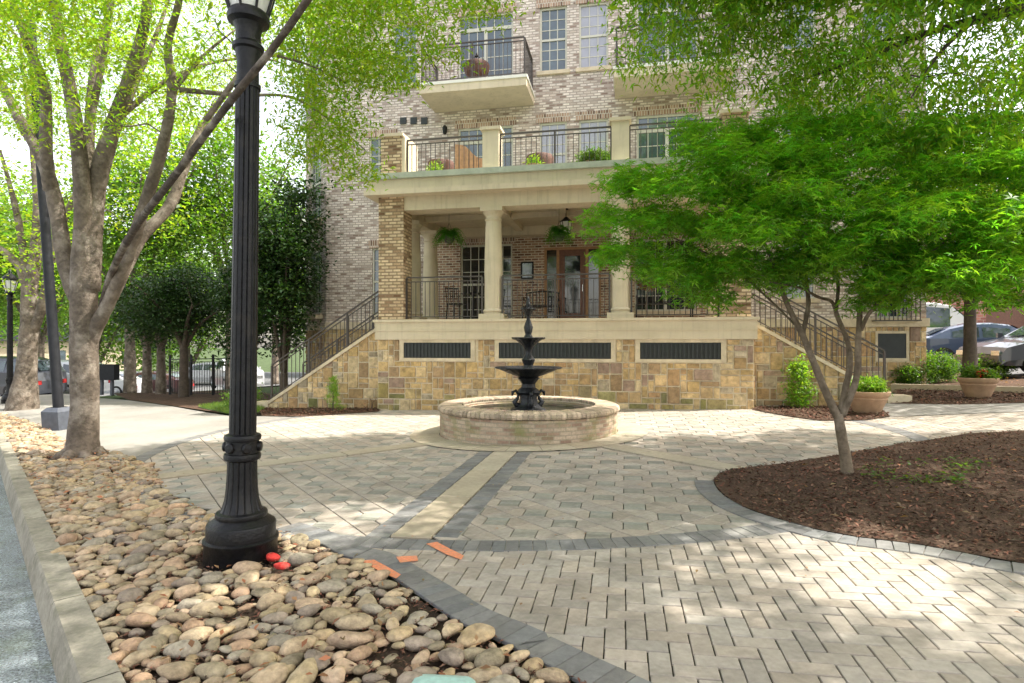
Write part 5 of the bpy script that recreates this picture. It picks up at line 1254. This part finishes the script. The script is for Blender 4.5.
# curved-top wooden screen
x0, x1, y = FX(455, 14.2), FX(484, 14.2), 14.2; t = empty('wooden_screen', (x0, y, 5.49), 'curved-top cedar privacy screen on the first balcony', 'screen'); n = 8
for k in range(n):
    xa = x0+(x1-x0)*k/n; xb = x0+(x1-x0)*(k+.94)/n; f = lambda u: 1.02-.40*(1/(1+math.exp(-(u-.55)*9))); mb = MB(); za, zb2 = f(k/n), f((k+1)/n)
    mb.face([(xa, y, 5.5), (xb, y, 5.5), (xb, y, 5.49+zb2), (xa, y, 5.49+za)]); mb.face([(xb, y+.03, 5.5), (xa, y+.03, 5.5), (xa, y+.03, 5.49+za), (xb, y+.03, 5.49+zb2)]); mb.face([(xa, y, 5.49+za), (xb, y, 5.49+zb2), (xb, y+.03, 5.49+zb2), (xa, y+.03, 5.49+za)]); mb.face([(xb, y, 5.5), (xb, y+.03, 5.5), (xb, y+.03, 5.49+zb2), (xb, y, 5.49+zb2)])
    mb.build('board', 'wood', t)
def balcony_plant(px, Y, label, r, h, leaf, n=26):
    x = FX(px, Y); p = Vector((x, Y, 5.49)); t = empty('potted_plant', p, label, 'potted plant'); MB().lathe(p, [(0, 0), (.11, 0), (.15, .22), (.16, .24), (.14, .24)], 20).build('pot', 'pot', t)
    T = Tree.__new__(Tree); T.root = t; T.tr = MB(); T.tw = MB(); T.nodes = []; T.nr = []; T.bark = 'barkM'; T.tips = []; T.dirs = []; T.limb([p+Vector((0, 0, .2)), p+Vector((0, 0, .4))], [.012, .008], 5)
    T.grow(blob(p+Vector((0, 0, .22+h*.3)), (r*.8, r*.8, h*.35), n), .006, 3); T.leaves(leaf, 14, (.06, .06, .06), .12, .18, 0, 1, .2, .3, .3, name='foliage'); T.done()
balcony_plant(436, 13.9, 'yellow-green plant on the first balcony left of the wicker table', .17, .3, 'lime', 14)

balcony_plant(534, 13.7, 'small lime plant beside the right wicker table', .13, .3, 'lime', 12); balcony_plant(590, 13.7, 'spiky palm-like plant near the third balcony pillar', .35, .35, 'leafC', 40); balcony_plant(604, 13.9, 'arching green plant beside the third balcony pillar', .25, .4, 'leafC')

# ---------------------------------------------------------------- vehicles
def car(name, x, y, rot, label, paint, L, Wd, H, prof, belt, cat='car', zoff=0, wr=.33, axles=(.18, .8), group=None, bed=None):
    """prof: list of (u along length 0..1 front to back, z of the upper outline); belt: height of the window line"""
    z = gz(x, y)+zoff; t = empty(name, (x, y, z), label, cat, group); T = Matrix.Translation((x, y, z)) @ Matrix.Rotation(rot, 4, 'Z')
    mb = MB(); g = MB(); N = len(prof); rows = []
    def tw(u, zz):
        k = 1-.10*max(0, abs(u-.5)*2-.75)*4
        return Wd/2*k*(1-.20*max(0, zz-belt)/max(.1, H-belt))
    for u, zt in prof:
        X = (u-.5)*L; zb_ = .22; mid = min(zt, belt)
        ring_ = [(X, -tw(u, zb_)*.93, zb_), (X, -tw(u, .5), .5*mid), (X, -tw(u, mid)*.985, mid), (X, -tw(u, zt)*.96, max(zt-.04, mid)), (X, -tw(u, zt)*.72, zt+.01), (X, 0, zt+.03), (X, tw(u, zt)*.72, zt+.01), (X, tw(u, zt)*.96, max(zt-.04, mid)), (X, tw(u, mid)*.985, mid), (X, tw(u, .5), .5*mid), (X, tw(u, zb_)*.93, zb_)]
        rows.append([T @ Vector(q) for q in ring_])
    for a, b in zip(rows[:-1], rows[1:]):
        for i in range(10): mb.face([a[i], a[i+1], b[i+1], b[i]])
        mb.face([a[10], a[0], b[0], b[10]])
    mb.face(rows[0][::-1]); mb.face(rows[-1])
    body = mb.build('body', paint, t, smooth='auto')
    # side glass and screens standing 4 mm proud
    cab = [(u, zt) for u, zt in prof if zt > belt+.1]
    u0, u1 = cab[0][0], cab[-1][0]
    for s in (-1, 1):
        m = MB(); n = 3 if u1-u0 > .35 else 2
        for k in range(n):
            a = u0+(u1-u0)*k/n+.01; b = u0+(u1-u0)*(k+1)/n-.01
            hz = lambda u: np.interp(u, [p[0] for p in prof], [p[1] for p in prof])-.13
            q = []
            for uu, zz in ((a, belt+.03), (b, belt+.03), (b, hz(b)), (a, hz(a))): q.append(T @ Vector(((uu-.5)*L, s*(tw(uu, zz)*.975+.012), zz)))
            m.face(q if s < 0 else q[::-1])
        m.build('side_window', 'carglass', body)
    idx = [p[0] for p in prof].index(u0)
    if idx > 0:
        (ua, za), (ub, zb2) = prof[idx-1], prof[idx]
        for (ua, za), (ub, zb2), nm in (((ua, za), (ub, zb2), 'windscreen'), (prof[prof.index(cab[-1])+1] if prof.index(cab[-1])+1 < N else cab[-1], cab[-1], 'rear_window')):
            if ua == ub: continue
            sg = -1 if nm == 'windscreen' else 1; q = []
            for f, sy in ((.12, -1), (.12, 1), (.9, 1), (.9, -1)):
                uu = ua+(ub-ua)*f; zz = za+(zb2-za)*f; q.append(T @ Vector(((uu-.5)*L+sg*.03, sy*tw(uu, zz)*.70, zz+.035)))
            m = MB(); m.face(q); m.build(nm, 'carglass', body)
    for ax in axles:
        for s in (-1, 1):
            X = (ax-.5)*L; c0 = T @ Vector((X, s*(Wd/2-.11), wr)); Rm = T.to_3x3().to_4x4() @ Matrix.Rotation(math.pi/2*-s, 4, 'X')
            m = MB(); m.lathe((0, 0, 0), [(wr*.62, .11), (wr*.9, .12), (wr, .08), (wr, -.08), (wr*.9, -.1), (wr*.6, -.1)], 24); m.v = [tuple(Matrix.Translation(c0) @ Rm @ Vector(v)) for v in m.v]; w_ = m.build('wheel', 'tyre', t, smooth='auto')
            m = MB(); m.lathe((0, 0, 0), [(wr*.63, .10), (wr*.55, .07), (wr*.2, .09), (0, .10)], 20, lambda a, z: 1); m.v = [tuple(Matrix.Translation(c0) @ Rm @ Vector(v)) for v in m.v]; m.build('rim', 'rim', w_, smooth='auto')
    hz0 = prof[1][1]*.78
    for s in (-1, 1):
        m = MB(); m.box(-L/2-.012, -L/2+.05, s*Wd*.34-.13, s*Wd*.34+.13, hz0-.07, hz0+.07, T=T); m.build('headlight', 'chrome', body)
        m = MB(); m.box(L/2-.05, L/2+.012, s*Wd*.36-.1, s*Wd*.36+.1, hz0-.08, hz0+.08, T=T); m.build('tail_light', 'taillight', body)
        m = MB(); m.box(-L*.22, -L*.19, s*(Wd/2+.02)-.07*(s < 0), s*(Wd/2+.02)+.07*(s > 0), belt, belt+.13, T=T); m.build('wing_mirror', paint, body)
    m = MB(); m.box(-L/2-.02, -L/2+.03, -Wd*.25, Wd*.25, hz0-.22, hz0-.03, T=T); m.build('grille', 'tyre', body)
    m = MB(); m.box(-L/2-.06, -L/2+.05, -Wd*.44, Wd*.44, .3, .48, T=T); m.build('bumper', paint if cat != 'pickup' else 'chrome', body)
    return t
SED = [(0, .5), (.03, .68), (.12, .80), (.27, .92), (.42, 1.36), (.52, 1.43), (.64, 1.42), (.76, 1.28), (.88, 1.0), (.97, .95), (1, .7)]
SUV = [(0, .6), (.03, .85), (.15, 1.0), (.26, 1.08), (.38, 1.58), (.55, 1.68), (.8, 1.66), (.93, 1.52), (.99, 1.05), (1, .7)]
VAN = [(0, .6), (.03, .95), (.08, 1.15), (.14, 1.32), (.30, 2.28), (.4, 2.42), (.7, 2.44), (.97, 2.38), (1, .7)]
PIC = [(0, .75), (.02, 1.08), (.12, 1.18), (.28, 1.22), (.36, 1.72), (.50, 1.82), (.60, 1.76), (.63, 1.2), (.8, 1.18), (.99, 1.18), (1, .8)]
q = P(988, 355, 19.5); car('parked_car', q.x, q.y, math.radians(168), 'dark blue-grey sedan parked behind the dark tree trunk on the right', 'carblue', 4.7, 1.8, 1.45, SED, .93, group='cars parked beyond the right end of the building')
q = P(1064, 360, 15.8); car('parked_car', q.x, q.y, math.radians(10), 'charcoal car cut off by the right edge of the picture', 'cardark', 4.6, 1.8, 1.5, SED, .95, group='cars parked beyond the right end of the building')
q = P(917, 345, 25.5); car('parked_van', q.x, q.y, math.radians(160), 'white high-roofed van partly hidden by the building corner', 'carwhite', 5.6, 2., 2.44, VAN, 1.35, cat='van', wr=.36)
q = P(48, 380, 27); car('parked_car', q.x, q.y, math.radians(15), 'silver-white car parked beyond the second street tree', 'carwhite', 4.6, 1.85, 1.68, SUV, 1.08, group='cars parked on the left street')
q = P(-5, 385, 24); car('parked_car', q.x, q.y, math.radians(12), 'dark car behind the distant lamp post at the left edge', 'cardark', 4.6, 1.85, 1.68, SUV, 1.08, group='cars parked on the left street')
q = P(150, 375, 36); car('parked_car', q.x, q.y, math.radians(20), 'dark red car seen between the brown evergreen trunks', 'carred', 4.5, 1.8, 1.45, SED, .93, group='cars parked on the left street')
q = P(205, 372, 46); car('parked_car', q.x, q.y, math.radians(10), 'pale silver car seen left of the pickup under the evergreens', 'carsilver', 4.6, 1.8, 1.68, SUV, 1.08, group='cars parked on the left street')
q = P(236, 375, 34); car('pickup_truck', q.x, q.y, math.atan2(q.y, q.x)+math.radians(12)-0, 'silver pickup truck facing the walk beside the near lamp post', 'carsilver', 5.4, 1.95, 1.82, PIC, 1.2, cat='pickup', wr=.4)
q = P(100, 378, 33); car('parked_car', q.x, q.y, math.radians(15), 'white car behind the dark two-legged cabinet on the left', 'carwhite', 4.6, 1.85, 1.45, SED, .93, group='cars parked on the left street')
# dark box cabinet on legs
p = G(107, 395); t = empty('notice_cabinet', p, 'dark cabinet on two legs beside the big left tree trunk', 'cabinet'); x, y, z = p
MB().box(x-.42, x+.42, y-.12, y+.12, z+.55, z+1.12).build('cabinet_box', 'grey_metal', t)
for s in (-1, 1): MB().box(x+s*.22-.04, x+s*.22+.04, y-.05, y+.05, z, z+.55).build('leg', 'grey_box', t)
# iron fence among the evergreens
a, b2 = P(170, 392, 20.8), P(236, 396, 19.6); a.z = gz(a.x, a.y); b2.z = gz(b2.x, b2.y); t = empty('iron_fence', a, 'black iron picket fence behind the evergreens', 'fence')
railing(a, b2, h=1.25, step=.12, name='fence_panel', m='iron2', parent=t, posts=False)
for k in range(4): q = a.lerp(b2, k/3); MB().bar(q, q+Vector((0, 0, 1.4)), .06).build('fence_post', 'iron2', t)
# low retaining kerb between the two right-hand mulch beds
pa = [G(*q) for q in ((893, 389), (960, 391), (1024, 393), (1090, 395))]; mb = MB()
for u, v in zip(pa[:-1], pa[1:]): mb.bar(u+Vector((0, 0, .03)), v+Vector((0, 0, .03)), .16, .2)
tag(mb.build('retaining_kerb', 'limestone'), 'low pale stone edging between the two right mulch beds', 'garden edging')
# red brick building across the side street
q = P(1010, 300, 42); bx, by = q.x, q.y; bzz = gz(bx, by)-.8; RB = empty('red_brick_building', (bx, by, bzz), 'red brick building with garage openings across the side street', 'building')
X0, X1 = bx-12, bx+26; Hn = [(bx-1.5+k*4.6, bx+1.6+k*4.6, bzz+.5, bzz+4.6) for k in range(5)]+[(bx-8, bx-5.2, bzz+1.6, bzz+4.2)]+[(bx-9+k*4, bx-7+k*4, bzz+6.6, bzz+9) for k in range(8)]
wall('wall', 'brick_red', X0, X1, bzz-2, bzz+12, by, Hn, .5, parent=RB)
mb = MB(); mb.face([(X0, by, bzz-2), (X0, by, bzz+12), (X0, by+12, bzz+12), (X0, by+12, bzz-2)]); mb.build('wall', 'brick_red', RB); MB().box(X0-.2, X1+.2, by-.3, by+12, bzz+12, bzz+12.4).build('roof', 'cream', RB)
for k, h in enumerate(Hn): MB().box(h[0], h[1], by+.45, by+.55, h[2], h[3]).build('garage_door' if k < 5 else 'window', 'carred' if False else ('wood_red' if k < 5 else 'glass'), RB)
# pale houses far down the left street
for px, tt, w, h, lb in ((60, 75, 18, 3.6, 'pale rendered house far down the left street'),):
    q = P(px, 343, tt); z = gz(q.x, q.y); H_ = empty('distant_house', (q.x, q.y, z), lb, 'house'); T = Matrix.Translation((q.x, q.y, z)) @ Matrix.Rotation(YAW+.5, 4, 'Z')
    MB().box(-w/2, w/2, 0, 8, -2, h, T=T).build('wall', 'limestone', H_); mb = MB(); V = [T @ Vector(v) for v in ((-w/2-.4, -.5, h), (w/2+.4, -.5, h), (w/2+.4, 8.5, h), (-w/2-.4, 8.5, h), (-w/2-.4, 4, h+2.2), (w/2+.4, 4, h+2.2))]
    for f in ((0, 1, 5, 4), (2, 3, 4, 5), (0, 4, 3), (1, 2, 5)): mb.face([V[i] for i in f])
    mb.build('roof', 'grey_metal', H_)
    for k in range(5): MB().box(-w/2+1.2+k*w/5, -w/2+2.4+k*w/5, -.03, .05, h-3, h-1.2, T=T).build('window', 'glass', H_)
